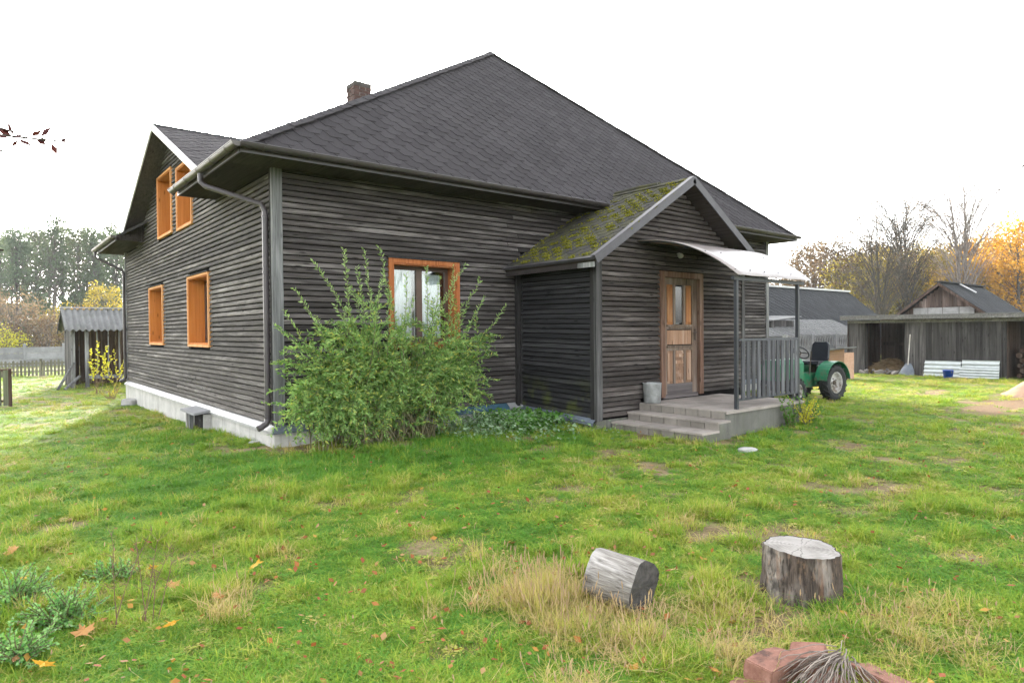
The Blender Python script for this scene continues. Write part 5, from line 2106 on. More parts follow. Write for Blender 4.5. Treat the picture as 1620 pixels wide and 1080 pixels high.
def willow_bush():
    rng = np.random.RandomState(77)
    B = empty('willow_bush', (1.5, -.75, 0), 'big leafy green bush with arching shoots below the front window', 'bush')
    stems = MB()
    C_, D_, S_ = [], [], []
    Ct, Dt, St = [], [], []
    # upright shoots: (u at tip, height)
    tips = [(.30, 2.62), (.05, 2.25), (.62, 2.78), (.85, 2.55), (1.05, 2.85), (1.30, 2.90), (1.20, 2.45), (1.62, 2.50), (1.95, 2.60), (2.15, 2.45), (2.55, 2.68), (2.75, 2.70), (3.05, 2.50),
            (-.10, 1.95), (.20, 1.85), (3.45, 2.05), (3.20, 2.20), (2.35, 2.2), (.75, 2.2), (1.45, 2.25), (-.25, 1.75), (2.9, 2.1), (.45, 2.0), (1.75, 2.15)]
    prim = []
    for (tx, tz) in tips:
        b = np.array([1.45 + rng.uniform(-.55, .55) + (tx - 1.45) * .25, -.75 + rng.uniform(-.25, .2), .0])
        t = np.array([tx, -.80 + rng.uniform(-.25, .30), tz])
        n = 14
        k = np.linspace(0, 1, n + 1)[:, None]
        ctrl = np.array([b[0] + (t[0] - b[0]) * .35, b[1], tz * .55])
        pts = (1 - k) ** 2 * b + 2 * k * (1 - k) * ctrl + k ** 2 * t
        pts[1:-1] += rng.normal(size=(n - 1, 3)) * .012
        prim.append((pts, True))
    # spreading shoots: they fan out and up, the ends nod a little
    for i in range(62):
        a = rng.uniform(0, 2 * math.pi)
        q = rng.uniform(.3, 1.0) ** .7
        b = np.array([1.55 + rng.uniform(-.6, .6), -.72 + rng.uniform(-.22, .2), .0])
        tx, ty = 1.62 + math.cos(a) * 2.0 * q, -.74 + math.sin(a) * .52 * q
        tz = rng.uniform(.85, 2.0) * (1.18 - .42 * q)
        t = np.array([tx, min(ty, -.16), tz])
        c = np.array([b[0] + (tx - b[0]) * rng.uniform(.3, .55), b[1] + (ty - b[1]) * .4, tz * rng.uniform(.85, 1.15)])
        k = np.linspace(0, 1, 17)[:, None]
        pts = (1 - k) ** 2 * b + 2 * k * (1 - k) * c + k ** 2 * t
        pts[1:-1] += rng.normal(size=(15, 3)) * .014
        prim.append((pts, False))
    # lower shoots that arch over and hang
    for i in range(46):
        a = rng.uniform(0, 2 * math.pi)
        q = rng.uniform(.35, 1.0) ** .6
        b = np.array([1.5 + rng.uniform(-.8, .7), -.74 + rng.uniform(-.22, .2), .0])
        tx, ty = 1.55 + math.cos(a) * 1.75 * q, -.76 + math.sin(a) * .55 * q
        tz = rng.uniform(.08, .8)
        t = np.array([tx, min(ty, -.16), tz])
        c = np.array([b[0] + (tx - b[0]) * rng.uniform(.4, .75), b[1] + (ty - b[1]) * .5, tz + rng.uniform(.6, 1.2)])
        k = np.linspace(0, 1, 17)[:, None]
        pts = (1 - k) ** 2 * b + 2 * k * (1 - k) * c + k ** 2 * t
        pts[1:-1] += rng.normal(size=(15, 3)) * .014
        prim.append((pts, False))
    for i in range(34):
        b = np.array([rng.uniform(.25, 1.5), -.70 + rng.uniform(-.15, .2), .0])
        tx = b[0] + rng.uniform(-.75, .35)
        tz = rng.uniform(.06, .65)
        t = np.array([max(tx, -.22), -.72 + rng.uniform(-.35, .25), tz])
        c = np.array([(b[0] + t[0]) / 2, (b[1] + t[1]) / 2, tz + rng.uniform(.45, 1.0)])
        k = np.linspace(0, 1, 13)[:, None]
        pts = (1 - k) ** 2 * b + 2 * k * (1 - k) * c + k ** 2 * t
        pts[1:-1] += rng.normal(size=(11, 3)) * .012
        prim.append((pts, False))
    for pts, upright in prim:
        stems.tube([tuple(q) for q in pts], [max(.0022, .009 * (1 - k / len(pts)) + .0015) for k in range(len(pts))], 4, caps=False)
        c, d, s = leaves_on(pts, .028, rng, .10, .02, start=.30 if upright else .22)
        if upright:
            m = c[:, 2] > 1.75
            Ct.append(c[m]); Dt.append(d[m]); St.append(s[m])
            m = ~m
            C_.append(c[m]); D_.append(d[m]); S_.append(s[m])
        else:
            C_.append(c); D_.append(d); S_.append(s)
        # side twigs
        nt = rng.randint(6, 10) if upright else rng.randint(7, 12)
        for _ in range(nt):
            k = rng.randint(3, len(pts) - 3)
            if upright and k > len(pts) * .62:
                continue
            d0 = pts[k + 1] - pts[k]
            d0 = d0 / np.linalg.norm(d0) + rng.normal(size=3) * np.array([.8, .6, .45])
            tw = curve_pts(pts[k], d0, rng.uniform(.25, .62), rng.uniform(.1, 1.3), 7, rng, .07)
            tw[:, 1] = np.minimum(tw[:, 1], -.10)
            tw[:, 2] = np.maximum(tw[:, 2], .03)
            stems.tube([tuple(q) for q in tw], [.003 - .0018 * j / 7 for j in range(8)], 3, caps=False)
            c, d, s = leaves_on(tw, .025, rng, .092, .02, start=.08)
            C_.append(c); D_.append(d); S_.append(s)
    stems.build('stems', M['stem'], B, fix=False)
    C_, D_, S_ = np.concatenate(C_), np.concatenate(D_), np.concatenate(S_)
    tag(quads_mesh('foliage', C_, D_, S_, S_ * rng.uniform(.28, .4, len(S_)), rng, LEAF['bush'], B), kind='stuff')
    Ct, Dt, St = np.concatenate(Ct), np.concatenate(Dt), np.concatenate(St)
    tag(quads_mesh('tip_foliage', Ct, Dt, St, St * .34, rng, LEAF['bush_tip'], B), kind='stuff')


willow_bush()


def tree(name, base, label, cat, group, H, crown_lo, spread, leaf, bark, n_cl, per, lsize, seed, style='round', trunk_r=.14, lean=0.0, twigs=3, forks=1):
    rng = np.random.RandomState(seed)
    T = empty(name, base, label, cat, group)
    b = np.array(base, float)
    m = MB()
    tops = []
    trunks = []
    for k in range(forks):
        a = rng.uniform(0, 6.28)
        off = np.array([math.cos(a), math.sin(a), 0]) * (spread * .35 if forks > 1 else 0)
        n = 9
        pts = []
        for i in range(n + 1):
            t = i / n
            pts.append(b + np.array([lean * t * t, 0, 0]) + off * t ** 1.3 + np.array([rng.normal() * .05 * t, rng.normal() * .05 * t, H * t * (.96 if k == 0 else rng.uniform(.85, .96))]))
        pts = np.array(pts)
        pts[0][2] -= .3
        pts[:, 2] = np.sort(pts[:, 2])
        m.tube([tuple(p) for p in pts], [max(.012, trunk_r * (1 - .93 * (i / n) ** .9)) for i in range(n + 1)], 7, caps=False)
        trunks.append(pts)
    tk = m.build('trunk', bark, T, fix=False)
    br = MB()
    C_, D_ = [], []
    for c in range(n_cl):
        pts = trunks[rng.randint(len(trunks))]
        if style == 'tall':
            h = crown_lo + (1 - crown_lo) * rng.rand() ** .85
            rel = (h - crown_lo) / (1 - crown_lo)
            rad = spread * (.35 + .65 * math.sin(math.pi * min(1, .18 + rel * .80)))
        elif style == 'vase':
            h = crown_lo + (1 - crown_lo) * rng.rand() ** .7
            rel = (h - crown_lo) / (1 - crown_lo)
            rad = spread * (.25 + .75 * rel ** .7) * (1.0 if rel < .9 else .7)
        else:
            h = crown_lo + (1 - crown_lo) * rng.rand() ** .9
            rel = (h - crown_lo) / (1 - crown_lo)
            rad = spread * math.sqrt(max(.05, 1 - (rel * 1.75 - .75) ** 2)) if rel > .2 else spread * (.55 + 1.5 * rel)
        a = rng.uniform(0, 6.28)
        q = rad * (.35 + .65 * math.sqrt(rng.rand()))
        i = h * 9
        i0 = int(min(8, i))
        cen = pts[i0] + (pts[i0 + 1] - pts[i0]) * (i - i0)
        tip = cen + np.array([math.cos(a) * q, math.sin(a) * q, rng.normal() * .25])
        tip[2] = max(tip[2], b[2] + .25)
        hb = max(.12, h - (.10 + .14 * rng.rand()) * (1.6 if style == 'vase' else 1)) * 9
        j0 = int(min(8, hb))
        st = pts[j0] + (pts[j0 + 1] - pts[j0]) * (hb - j0)
        mid = (st + tip) / 2 + np.array([rng.normal() * .1, rng.normal() * .1, -.05 * q + (.25 * q if style == 'vase' else 0)])
        br.tube([tuple(st), tuple(mid), tuple(tip)], [trunk_r * .28 * (1 - .6 * h), trunk_r * .18 * (1 - .5 * h), .008], 4, caps=False)
        for _ in range(twigs):
            d = rng.normal(size=3) * np.array([1, 1, .8]) + np.array([math.cos(a), math.sin(a), .4]) * .7
            d /= np.linalg.norm(d)
            e = tip + d * rng.uniform(.35, .95) * (spread ** .5) * .6
            s0 = mid + (tip - mid) * rng.rand()
            br.tube([tuple(s0), tuple((s0 + e) / 2 + rng.normal(size=3) * .06), tuple(e)], [.014, .010, .005], 3, caps=False)
            k = max(1, int(per / max(1, twigs)))
            cc = e + rng.normal(size=(k, 3)) * np.array([.26, .26, .22]) * (spread ** .5) * .75
            C_.append(cc)
            D_.append(rand_dirs(k, rng) + np.array([0, 0, -.4]))
    br.build('branches', bark, T, fix=False)
    C_, D_ = np.concatenate(C_), np.concatenate(D_)
    s = lsize * rng.uniform(.6, 1.25, len(C_))
    tag(quads_mesh('crown', C_, D_, s, s * .62, rng, LEAF[leaf], T), kind='stuff')
    return T


def copy_tree(src, base, scale, rz, label, group=None):
    c = src.copy()
    COL.objects.link(c)
    c.location = base
    c.scale = scale
    c.rotation_euler = (0, 0, rz)
    c['label'] = label
    if group:
        c['group'] = group
    for ch in src.children:
        d = ch.copy()
        COL.objects.link(d)
        d.parent = c
    return c


def left_wood():
    G = 'tall trees of the wood on the left'
    def at(px, depth):
        rt = (px - 810) / 1030 * depth
        p = EYE + Vector((_f.x, _f.y, 0)).normalized() * depth + Vector((_r.x, _r.y, 0)).normalized() * rt
        return (p.x, p.y, -.3)
    A = tree('forest_tree', at(28, 84), 'tall dark green tree at the left end of the far wood', 'tree', G, 16.4, .40, 1.55, 'wood_green', M['bark_grey'], 110, 40, .13, 1, 'tall', .24)
    B_ = tree('forest_tree', at(88, 78), 'tallest green tree in the left wood, its dark trunk bare low down', 'tree', G, 16.8, .46, 1.6, 'wood_green', M['bark_grey'], 105, 40, .13, 2, 'tall', .28)
    C_ = tree('forest_tree', at(128, 86), 'grey-green slim tree just right of the tallest in the left wood', 'tree', G, 16.3, .40, 1.5, 'wood_grey', M['bark_grey'], 105, 40, .13, 3, 'tall', .22)
    spec = [(A, 152, 82, .97, 'broad green tree above the corrugated-roof shed in the left wood'), (B_, 186, 88, .95, 'green tree of the left wood nearest to the house wall'),
            (C_, 58, 90, .98, 'grey-green slim tree between the two darkest of the left wood'), (B_, 2, 92, .98, 'tree of the left wood cut by the picture edge'),
            ]
    for k, (src, px, dp, sc, lab) in enumerate(spec):
        copy_tree(src, at(px, dp), (sc, sc, sc * (1 + .03 * (k % 3))), k * 1.3 + .5, lab, G)
    # second, deeper row: look-alike trees
    for k in range(16):
        src = (A, B_, C_)[k % 3]
        sc = .92 + .16 * ((k * 7) % 5) / 5
        copy_tree(src, at(-40 + k * 20, 96 + (k * 5) % 11), (sc * 1.1, sc * 1.1, 1.06 + .03 * (k % 4)), k * 2.1, 'look-alike dim tree in the deeper rows of the left wood', G)
    # undergrowth at the wood's edge
    rng = np.random.RandomState(8)
    n = 42000
    px = rng.uniform(-120, 300, n)
    dp = rng.uniform(84, 110, n)
    hgt = rng.rand(n) ** .95 * (4.5 + 5.0 * vnoise(px, dp, .03, 7))
    pts = np.array([at(a, b) for a, b in zip(px, dp)])
    pts[:, 2] += hgt
    tag(quads_mesh('undergrowth', pts, rand_dirs(n, rng), rng.uniform(.14, .34, n), rng.uniform(.09, .2, n), rng, LEAF['wood_green'], None), 'dark green undergrowth along the foot of the left wood', 'undergrowth', kind='stuff')
    # autumn shrubs in front of the wood
    tree('autumn_shrub', at(20, 52), 'big bare tan shrub at the left edge behind the concrete fence', 'shrub', None, 4.9, .10, 2.8, 'tan', M['bark_grey'], 110, 40, .085, 11, 'round', .10, forks=4)
    tree('autumn_shrub', at(-30, 55), 'pale brown shrub cut by the left picture edge', 'shrub', None, 5.6, .12, 2.2, 'tan', M['bark_grey'], 80, 36, .085, 12, 'round', .10, forks=3)
    tree('autumn_shrub', at(72, 50), 'low brown shrub between the tan shrub and the shed roof', 'shrub', None, 3.4, .08, 2.0, 'brown', M['bark_grey'], 80, 36, .08, 13, 'round', .08, forks=3)
    tree('autumn_shrub', at(172, 60), 'golden yellow tree above the corrugated shed roof', 'shrub', None, 6.4, .18, 1.5, 'olive', M['bark_grey'], 70, 40, .10, 14, 'round', .10, forks=2)
    tree('autumn_shrub', at(112, 58), 'orange and yellow shrub left of the corrugated shed roof', 'shrub', None, 4.2, .08, 2.2, 'olive', M['bark_grey'], 90, 40, .09, 15, 'round', .08, forks=3)
    tree('autumn_shrub', at(140, 62), 'low orange shrub peeping over the corrugated shed roof', 'shrub', None, 4.4, .1, 1.6, 'orange', M['bark_grey'], 60, 36, .09, 16, 'round', .08, forks=2)
    tree('autumn_shrub', at(4, 47), 'small yellow shrub at the left edge below the tan shrub', 'shrub', None, 2.4, .05, 1.1, 'lime', M['bark_grey'], 50, 36, .07, 17, 'round', .06, forks=2)


left_wood()


def right_wood():
    def at(px, depth):
        rt = (px - 810) / 1030 * depth
        p = EYE + Vector((_f.x, _f.y, 0)).normalized() * depth + Vector((_r.x, _r.y, 0)).normalized() * rt
        return (p.x, p.y, -.1)
    # bare tall trees
    tree('bare_tree', at(1527, 52), 'tall bare birch with upswept branches behind the gabled shed', 'tree', None, 15.6, .26, 3.7, 'brown', M['bark_birch'], 170, 10, .06, 21, 'vase', .20, twigs=6, forks=2)
    tree('bare_tree', at(1437, 54), 'tall grey-leaved bare tree left of the birch', 'tree', None, 14.2, .28, 3.6, 'brown', M['bark_dark'], 180, 18, .065, 22, 'vase', .18, twigs=5, forks=3)
    tree('bare_tree', at(1392, 50), 'half-bare brown tree left of the two tall bare trees', 'tree', None, 11.4, .26, 3.3, 'brown', M['bark_dark'], 150, 20, .06, 23, 'vase', .15, twigs=5, forks=3)
    tree('bare_tree', at(1266, 66), 'thin dark tree just right of the awning tip', 'tree', None, 10.3, .35, 2.2, 'wood_grey', M['bark_dark'], 70, 14, .08, 24, 'round', .14, twigs=4)
    # autumn trees
    sp = [(1300, 62, 8.6, 2.9, 'brown', 'brown leafless-looking tree right of the awning tip'),
          (1335, 58, 8.3, 2.6, 'brown', 'brown tree above the barn ridge end'),
          (1362, 56, 7.0, 2.4, 'olive', 'olive-yellow tree right of the barn roof'),
          (1410, 60, 8.2, 2.6, 'olive', 'yellow-green tree below the half-bare tree'),
          (1450, 58, 7.6, 2.4, 'olive', 'olive tree left of the gabled shed roof'),
          (1485, 62, 8.6, 2.5, 'yellow', 'golden tree right above the gable of the felt-roofed shed'),
          (1520, 64, 8.4, 2.6, 'yellow', 'golden tree behind the birch trunk'),
          (1565, 58, 8.6, 2.7, 'orange', 'orange tree right of the birch'),
          (1610, 52, 9.8, 2.7, 'orange', 'tall orange tree at the right picture edge'),
          (1650, 56, 9.5, 2.8, 'yellow', 'golden tree cut by the right picture edge'),
          (1385, 68, 9.6, 2.8, 'brown', 'brown tree in the back row behind the half-bare tree'),
          (1428, 70, 9.4, 2.7, 'olive', 'yellow-green tree in the back row left of the golden ones'),
          (1540, 56, 6.6, 2.3, 'orange', 'low orange tree beside the birch trunk'),
          (1505, 55, 6.2, 2.2, 'yellow', 'low golden tree just above the felt roof ridge'),
          (1588, 60, 8.2, 2.5, 'yellow', 'golden tree between the orange ones at the right')]
    for k, (px, dp, H, sd, lf, lab) in enumerate(sp):
        tree('autumn_tree', at(px, dp), lab, 'tree', 'autumn trees behind the sheds', H * 1.12, .10, sd * 1.08, lf, M['bark_grey'], 170, 46, .125, 40 + k, 'round', .13, forks=2)
    tree('conifer', at(1582, 70), 'small dark conifer top above the orange trees', 'tree', None, 11.5, .2, 1.5, 'wood_green', M['bark_dark'], 90, 26, .10, 61, 'tall', .12)
    tree('conifer', at(1475, 74), 'dark green treetop between the two tall bare trees', 'tree', None, 10.5, .2, 2.2, 'wood_green', M['bark_dark'], 90, 26, .12, 62, 'tall', .12)
    rng = np.random.RandomState(18)
    n = 16000
    px = rng.uniform(1180, 1760, n)
    dp = rng.uniform(64, 78, n)
    hgt = rng.rand(n) * (3.6 + 4.6 * vnoise(px, dp, .025, 3))
    pts = np.array([at(a, b) for a, b in zip(px, dp)])
    pts[:, 2] += hgt
    half = px < 1400
    for nm, msk, lf, lab in (('undergrowth', half, 'brown', 'brown undergrowth between the trees behind the barn'), ('undergrowth', ~half, 'olive', 'yellowish undergrowth between the trees behind the sheds')):
        k = int(msk.sum())
        tag(quads_mesh(nm, pts[msk], rand_dirs(k, rng), rng.uniform(.12, .26, k), rng.uniform(.08, .16, k), rng, LEAF[lf], None), lab, 'undergrowth', kind='stuff')


right_wood()


def saplings():
    rng = np.random.RandomState(19)

    def sap(name, base, stems, leaf, ln, label, cat='plant', bark='dry_stem', spacing=.05, droop=.1, frac=.25):
        T = empty(name, base, label, cat)
        m = MB()
        C_, D_, S_ = [], [], []
        for (dx, dy, h) in stems:
            pts = curve_pts(np.array(base) + np.array([rng.normal() * .04, rng.normal() * .04, -.02]), np.array([dx, dy, 1.0]), h, droop, 8, rng, .05)
            m.tube([tuple(p) for p in pts], [max(.003, .010 * (1 - i / 9)) for i in range(9)], 4, caps=False)
            c, d, s = leaves_on(pts, spacing, rng, ln, 0, start=frac)
            C_.append(c); D_.append(d); S_.append(s)
        m.build('stems', M[bark], T, fix=False)
        C_, D_, S_ = map(np.concatenate, (C_, D_, S_))
        tag(quads_mesh('leaves', C_, D_, S_, S_ * .6, rng, LEAF[leaf], T), kind='stuff')
        return T
    z = gz(-.35, 15)
    sap('yellow_sapling', (-.45, 15.2, gz(-.4, 15.2)), [(.05, 0, 1.75), (-.12, 0, 1.5), (.2, 0, 1.6), (-.25, 0, 1.2), (.3, .1, 1.3)], 'lime', .13, 'yellow-leaved sapling in front of the corrugated-roof shed', spacing=.06, frac=.4)
    sap('yellow_sapling', (.15, 15.6, gz(.15, 15.6)), [(.05, 0, 1.5), (-.15, 0, 1.35), (.2, 0, 1.4), (-.3, 0, 1.0), (.35, .1, 1.1)], 'lime', .12, 'yellow-leaved sapling nearest the far corner of the house', spacing=.06, frac=.4)
    sap('small_shrub', (-.33, 13.0, gz(-.33, 13)), [(rng.normal() * .5, rng.normal() * .4, rng.uniform(.4, .75)) for _ in range(16)], 'lime', .05, 'small brown twiggy shrub before the far house corner', spacing=.05, frac=.35)
    # weeds at the deck foot
    for k, (x, y) in enumerate(((7.35, -3.82), (7.75, -3.86), (8.1, -3.75))):
        lab = ('tall weed growing against the middle of the deck side', 'yellowish weed growing near the end of the deck', 'weed growing at the end corner of the deck')[k]
        sap('weed_plant', (x, y, gz(x, y)), [(rng.normal() * .35, rng.normal() * .3 - .1, rng.uniform(.3, .62)) for _ in range(12)], ('green', 'lime', 'green')[k], .07, lab, bark='stem', spacing=.035, frac=.1)
    # blue-green weeds lower left
    wl_ = ['feathery blue-green weed clump at the left picture edge', 'blue-green weed clump left of the dry stalks', 'low blue-green weed clump in the bottom left corner', 'small blue-green weed clump behind the dry stalks']
    for k, (x, y, s_) in enumerate(((-3.15, -4.45, 1.0), (-2.93, -4.95, .9), (-3.17, -5.35, .8), (-2.62, -4.3, .6))):
        T = sap('weed_clump', (x, y, gz(x, y)), [(rng.normal() * .75, rng.normal() * .75, rng.uniform(.14, .30) * s_) for _ in range(70)], 'weed', .034, wl_[k], bark='stem', spacing=.011, droop=1.2, frac=.05)
    # dry stalks
    dl = ['thin dry brown stalk, leftmost of the group by the weeds', 'pair of dry brown stalks in the middle of the lower left lawn', 'tall dry brown stalk, rightmost of the group by the weeds']
    for k, (x, y) in enumerate(((-2.72, -5.22), (-2.62, -5.27), (-2.53, -5.24))):
        T = empty('dry_stalk', (x, y, gz(x, y)), dl[k], 'plant')
        m = MB()
        for q in range(2 if k != 1 else 3):
            pts = curve_pts((x + rng.normal() * .02, y + rng.normal() * .02, gz(x, y)), (rng.normal() * .14 + .08, rng.normal() * .12, 1), rng.uniform(.34, .60), .0, 9, rng, .06)
            m.tube([tuple(p) for p in pts], [.0030 - .0002 * i for i in range(10)], 5, caps=False)
            for i in list(range(4, 10)) * 3:
                e = pts[i] + np.array([rng.normal() * .035, rng.normal() * .035, .03 + .03 * rng.rand()])
                m.tube([tuple(pts[i]), tuple(e)], [.0015, .0007], 3, caps=False)
        m.build('stem', M['dry_stem'], T, fix=False)
    # pale ground cover along the front foundation
    n = 4200
    x = np.concatenate([rng.uniform(2.2, 5.0, n // 2), rng.uniform(2.6, 4.6, n - n // 2)])
    y = -.35 - np.abs(rng.normal(size=n)) * .75 - (x > 4.3) * .0
    ok = ~((x > 4.35) & (y > -1.98)) & ~((x > 4.75) & (y > -4))
    x, y = x[ok], y[ok]
    n = len(x)
    z = ground_z(x, y) + rng.rand(n) ** 1.3 * (.10 + .20 * vnoise(x, y, 1.3, 11))
    d = rand_dirs(n, rng)
    d[:, 2] = np.abs(d[:, 2]) * .4
    s = rng.uniform(.018, .036, n)
    tag(quads_mesh('ground_cover', np.stack([x, y, z], 1), d, s, s * .6, rng, LEAF['pale'], None, nrm=rng.normal(size=(n, 3)) * .5 + np.array([0, 0, 1])), 'pale green leafy ground cover along the foot of the porch wall', 'ground cover', kind='stuff')
    n = 1300
    x = rng.uniform(3.3, 4.5, n)
    y = rng.uniform(-1.5, -.15, n)
    z = ground_z(x, y) + rng.rand(n) * .26
    s = rng.uniform(.03, .055, n)
    tag(quads_mesh('ground_cover', np.stack([x, y, z], 1), rand_dirs(n, rng), s, s * .6, rng, LEAF['green'], None), 'darker green seedlings in the corner between house and porch', 'ground cover', kind='stuff')


saplings()


def overhanging_branches():
    rng = np.random.RandomState(23)

    def branch_tree(name, trunk, brs, leaf, lsize, label, extra=None):
        T = empty(name, (trunk[0], trunk[1], 0), label, 'tree')
        m = MB()
        m.tube([(trunk[0], trunk[1], -.1), (trunk[0] + .03, trunk[1], 1.2), (trunk[0], trunk[1] + .05, trunk[2])], [.07, .06, .035], 8)
        m.build('trunk', M['bark_dark'], T)
        b = MB()
        C_, D_, S_ = [], [], []
        for (p0, p1, p2, nl) in brs:
            k = np.linspace(0, 1, 14)[:, None]
            pts = (1 - k) ** 2 * np.array(p0) + 2 * k * (1 - k) * np.array(p1) + k ** 2 * np.array(p2)
            b.tube([tuple(q) for q in pts], [.010 * (1 - i / 14) ** 1.2 + .0030 for i in range(14)], 5, caps=False)
            t = rng.uniform(.25, 1, nl) ** .8
            i = np.clip((t * 13).astype(int), 0, 12)
            c = pts[i] + (pts[i + 1] - pts[i]) * (t * 13 - i)[:, None]
            d = rng.normal(size=(nl, 3)) * np.array([1, .6, .7]) + np.array([.3, -.3, -.25])
            d /= np.linalg.norm(d, axis=1, keepdims=True)
            s = lsize * rng.uniform(.6, 1.1, nl)
            C_.append(c + d * (s[:, None] + .012)); D_.append(d); S_.append(s)
            for cc, dd in zip(c, d):
                b.tube([tuple(cc), tuple(cc + dd * .014)], [.001, .0008], 3, caps=False)
        b.build('branches', M['bark_dark'], T, fix=False)
        C_, D_, S_ = map(np.concatenate, (C_, D_, S_))
        tag(quads_mesh('leaves', C_, D_, S_, S_ * .42, rng, LEAF[leaf], T, nrm=rng.normal(size=(len(S_), 3)) * .6 + np.array([0, 0, 1])), kind='stuff')
        return T
    t0 = (-4.9, -6.3, 2.6)
    branch_tree('purple_leaved_tree', t0, [
        ((-4.9, -6.3, 2.3), (-3.7, -6.45, 2.30), (-3.02, -6.5, 2.325), 60),
        ((-4.9, -6.3, 2.35), (-3.8, -6.4, 2.42), (-3.17, -6.5, 2.335), 60),
        ((-4.9, -6.3, 2.25), (-3.8, -6.4, 2.25), (-3.20, -6.5, 2.262), 50)],
        'darkred', .029, 'dark purple-leaved twigs reaching in at the upper left edge')
    branch_tree('red_leaved_twig', (-4.7, -6.0, 2.2), [((-4.7, -6.0, 2.0), (-3.8, -6.4, 1.93), (-3.205, -6.5, 1.918), 12)], 'red', .020, 'single red leaf twig at the left edge against the wood')
    branch_tree('red_leaved_tree', (12.6, -6.9, 4.6), [
        ((12.6, -6.9, 4.2), (11.9, -6.3, 4.7), (11.42, -6.02, 4.55), 40),
        ((12.6, -6.9, 3.6), (12.1, -6.4, 4.2), (11.62, -6.05, 4.2), 60),
        ((12.6, -6.9, 3.2), (12.1, -6.3, 3.7), (11.66, -6.05, 3.8), 50)],
        'darkred', .05, 'dark red-leaved twigs at the right picture edge')


overhanging_branches()


# ================================================================== FOREGROUND OBJECTS
def stump():
    cx, cy = .63, -7.40
    z0 = gz(cx, cy) - .06
    R0, H = .222, .345
    r = random.Random(6)
    n = 120
    lob = [(2, .05, .3), (3, .035, 1.3), (5, .03, 2.2), (9, .022, .5), (17, .016, 1.1), (29, .013, 2.0)]

    def rad(a, t):
        q = 1 + sum(am * math.sin(k * a + ph) for k, am, ph in lob)
        fl = 1.0 + .10 * (1 - t) ** 2
        return R0 * q * fl
    vs, fs = [], []
    rings = 12
    tilt = lambda x, y: .05 * x * -1.0 + .02 * y
    for i in range(rings + 1):
        t = i / rings
        for k in range(n):
            a = 2 * math.pi * k / n
            q = rad(a, t) + (r.uniform(-.004, .004) if 0 < i < rings else 0)
            x, y = math.cos(a) * q, math.sin(a) * q
            vs.append((cx + x, cy + y, z0 + H * t + (tilt(x, y) if i == rings else tilt(x, y) * t) + (.0 if i < rings else .0)))
    for i in range(rings):
        for k in range(n):
            fs.append((i * n + k, i * n + (k + 1) % n, (i + 1) * n + (k + 1) % n, (i + 1) * n + k))
    T = empty('tree_stump', (cx, cy, z0 + H), 'upright weathered tree stump with a flat grey cut top', 'stump')
    MB().add(vs, fs).build('bark', M['stump_side'], T, smooth=True)
    tv = [(cx, cy, z0 + H + .002)]
    tf = []
    for j, q in enumerate((.33, .66, .975)):
        for k in range(n):
            a = 2 * math.pi * k / n
            x, y = math.cos(a) * rad(a, 1) * q, math.sin(a) * rad(a, 1) * q
            tv.append((cx + x, cy + y, z0 + H + tilt(x, y) + .004 - (.006 if q > .9 else 0)))
    for k in range(n):
        tf.append((0, 1 + k, 1 + (k + 1) % n))
        for j in range(2):
            tf.append((1 + j * n + k, 1 + (j + 1) * n + k, 1 + (j + 1) * n + (k + 1) % n, 1 + j * n + (k + 1) % n))
    MB().add(tv, tf).build('cut_top', M['stump_top'], T, smooth=True)


stump()


def log():
    r = random.Random(16)
    # lies on the grass, axis mostly across the view, dark end to the right
    p0, p1 = Vector((-.335, -6.595, 0)), Vector((-.295, -6.925, 0))
    z = gz(-.25, -6.7)
    R0 = .150
    d = (p1 - p0).normalized()
    up = Vector((0, 0, 1))
    sd = up.cross(d)
    n, m_ = 44, 12
    T = empty('cut_log', ((p0.x + p1.x) / 2, (p0.y + p1.y) / 2, z), 'short silver-grey log lying on its side in dry grass', 'log')
    vs, fs = [], []
    for i in range(m_ + 1):
        t = i / m_
        c = p0 + (p1 - p0) * t + up * (z + R0 * .90 + .006)
        for k in range(n):
            a = 2 * math.pi * k / n
            q = R0 * (1 + .022 * math.sin(2 * a + .6) + .014 * math.sin(5 * a + 1) + .012 * math.sin(13 * a + 3 * t) + .008 * math.sin(21 * a + 2 * t) + .012 * math.sin(9 * t + a))
            e = .012 * math.sin(3 * a) * (1 if i in (0, m_) else 0)
            vs.append(c + (sd * math.cos(a) + up * math.sin(a)) * q + d * e)
    for i in range(m_):
        for k in range(n):
            fs.append((i * n + k, i * n + (k + 1) % n, (i + 1) * n + (k + 1) % n, (i + 1) * n + k))
    MB().add(vs, fs).build('side', M['log_side'], T, smooth=True)
    for i, nm in ((0, 'end'), (m_, 'end')):
        c = p0 + (p1 - p0) * (i / m_) + up * (z + R0 * .9 + .006)
        sg = -1 if i == 0 else 1
        ev = [c + d * (sg * -.006)]
        ef = []
        for j, q in enumerate((.5, 1.0)):
            for k in range(n):
                b = Vector(vs[i * n + k])
                ev.append(c + (b - c) * q + d * (sg * (r.uniform(-.006, .004) if q < 1 else .0)))
        for k in range(n):
            ef.append((0, 1 + k, 1 + (k + 1) % n))
            ef.append((1 + k, 1 + n + k, 1 + n + (k + 1) % n, 1 + (k + 1) % n))
        MB().add(ev, ef).build(nm, M['log_end'], T, smooth=False)


log()


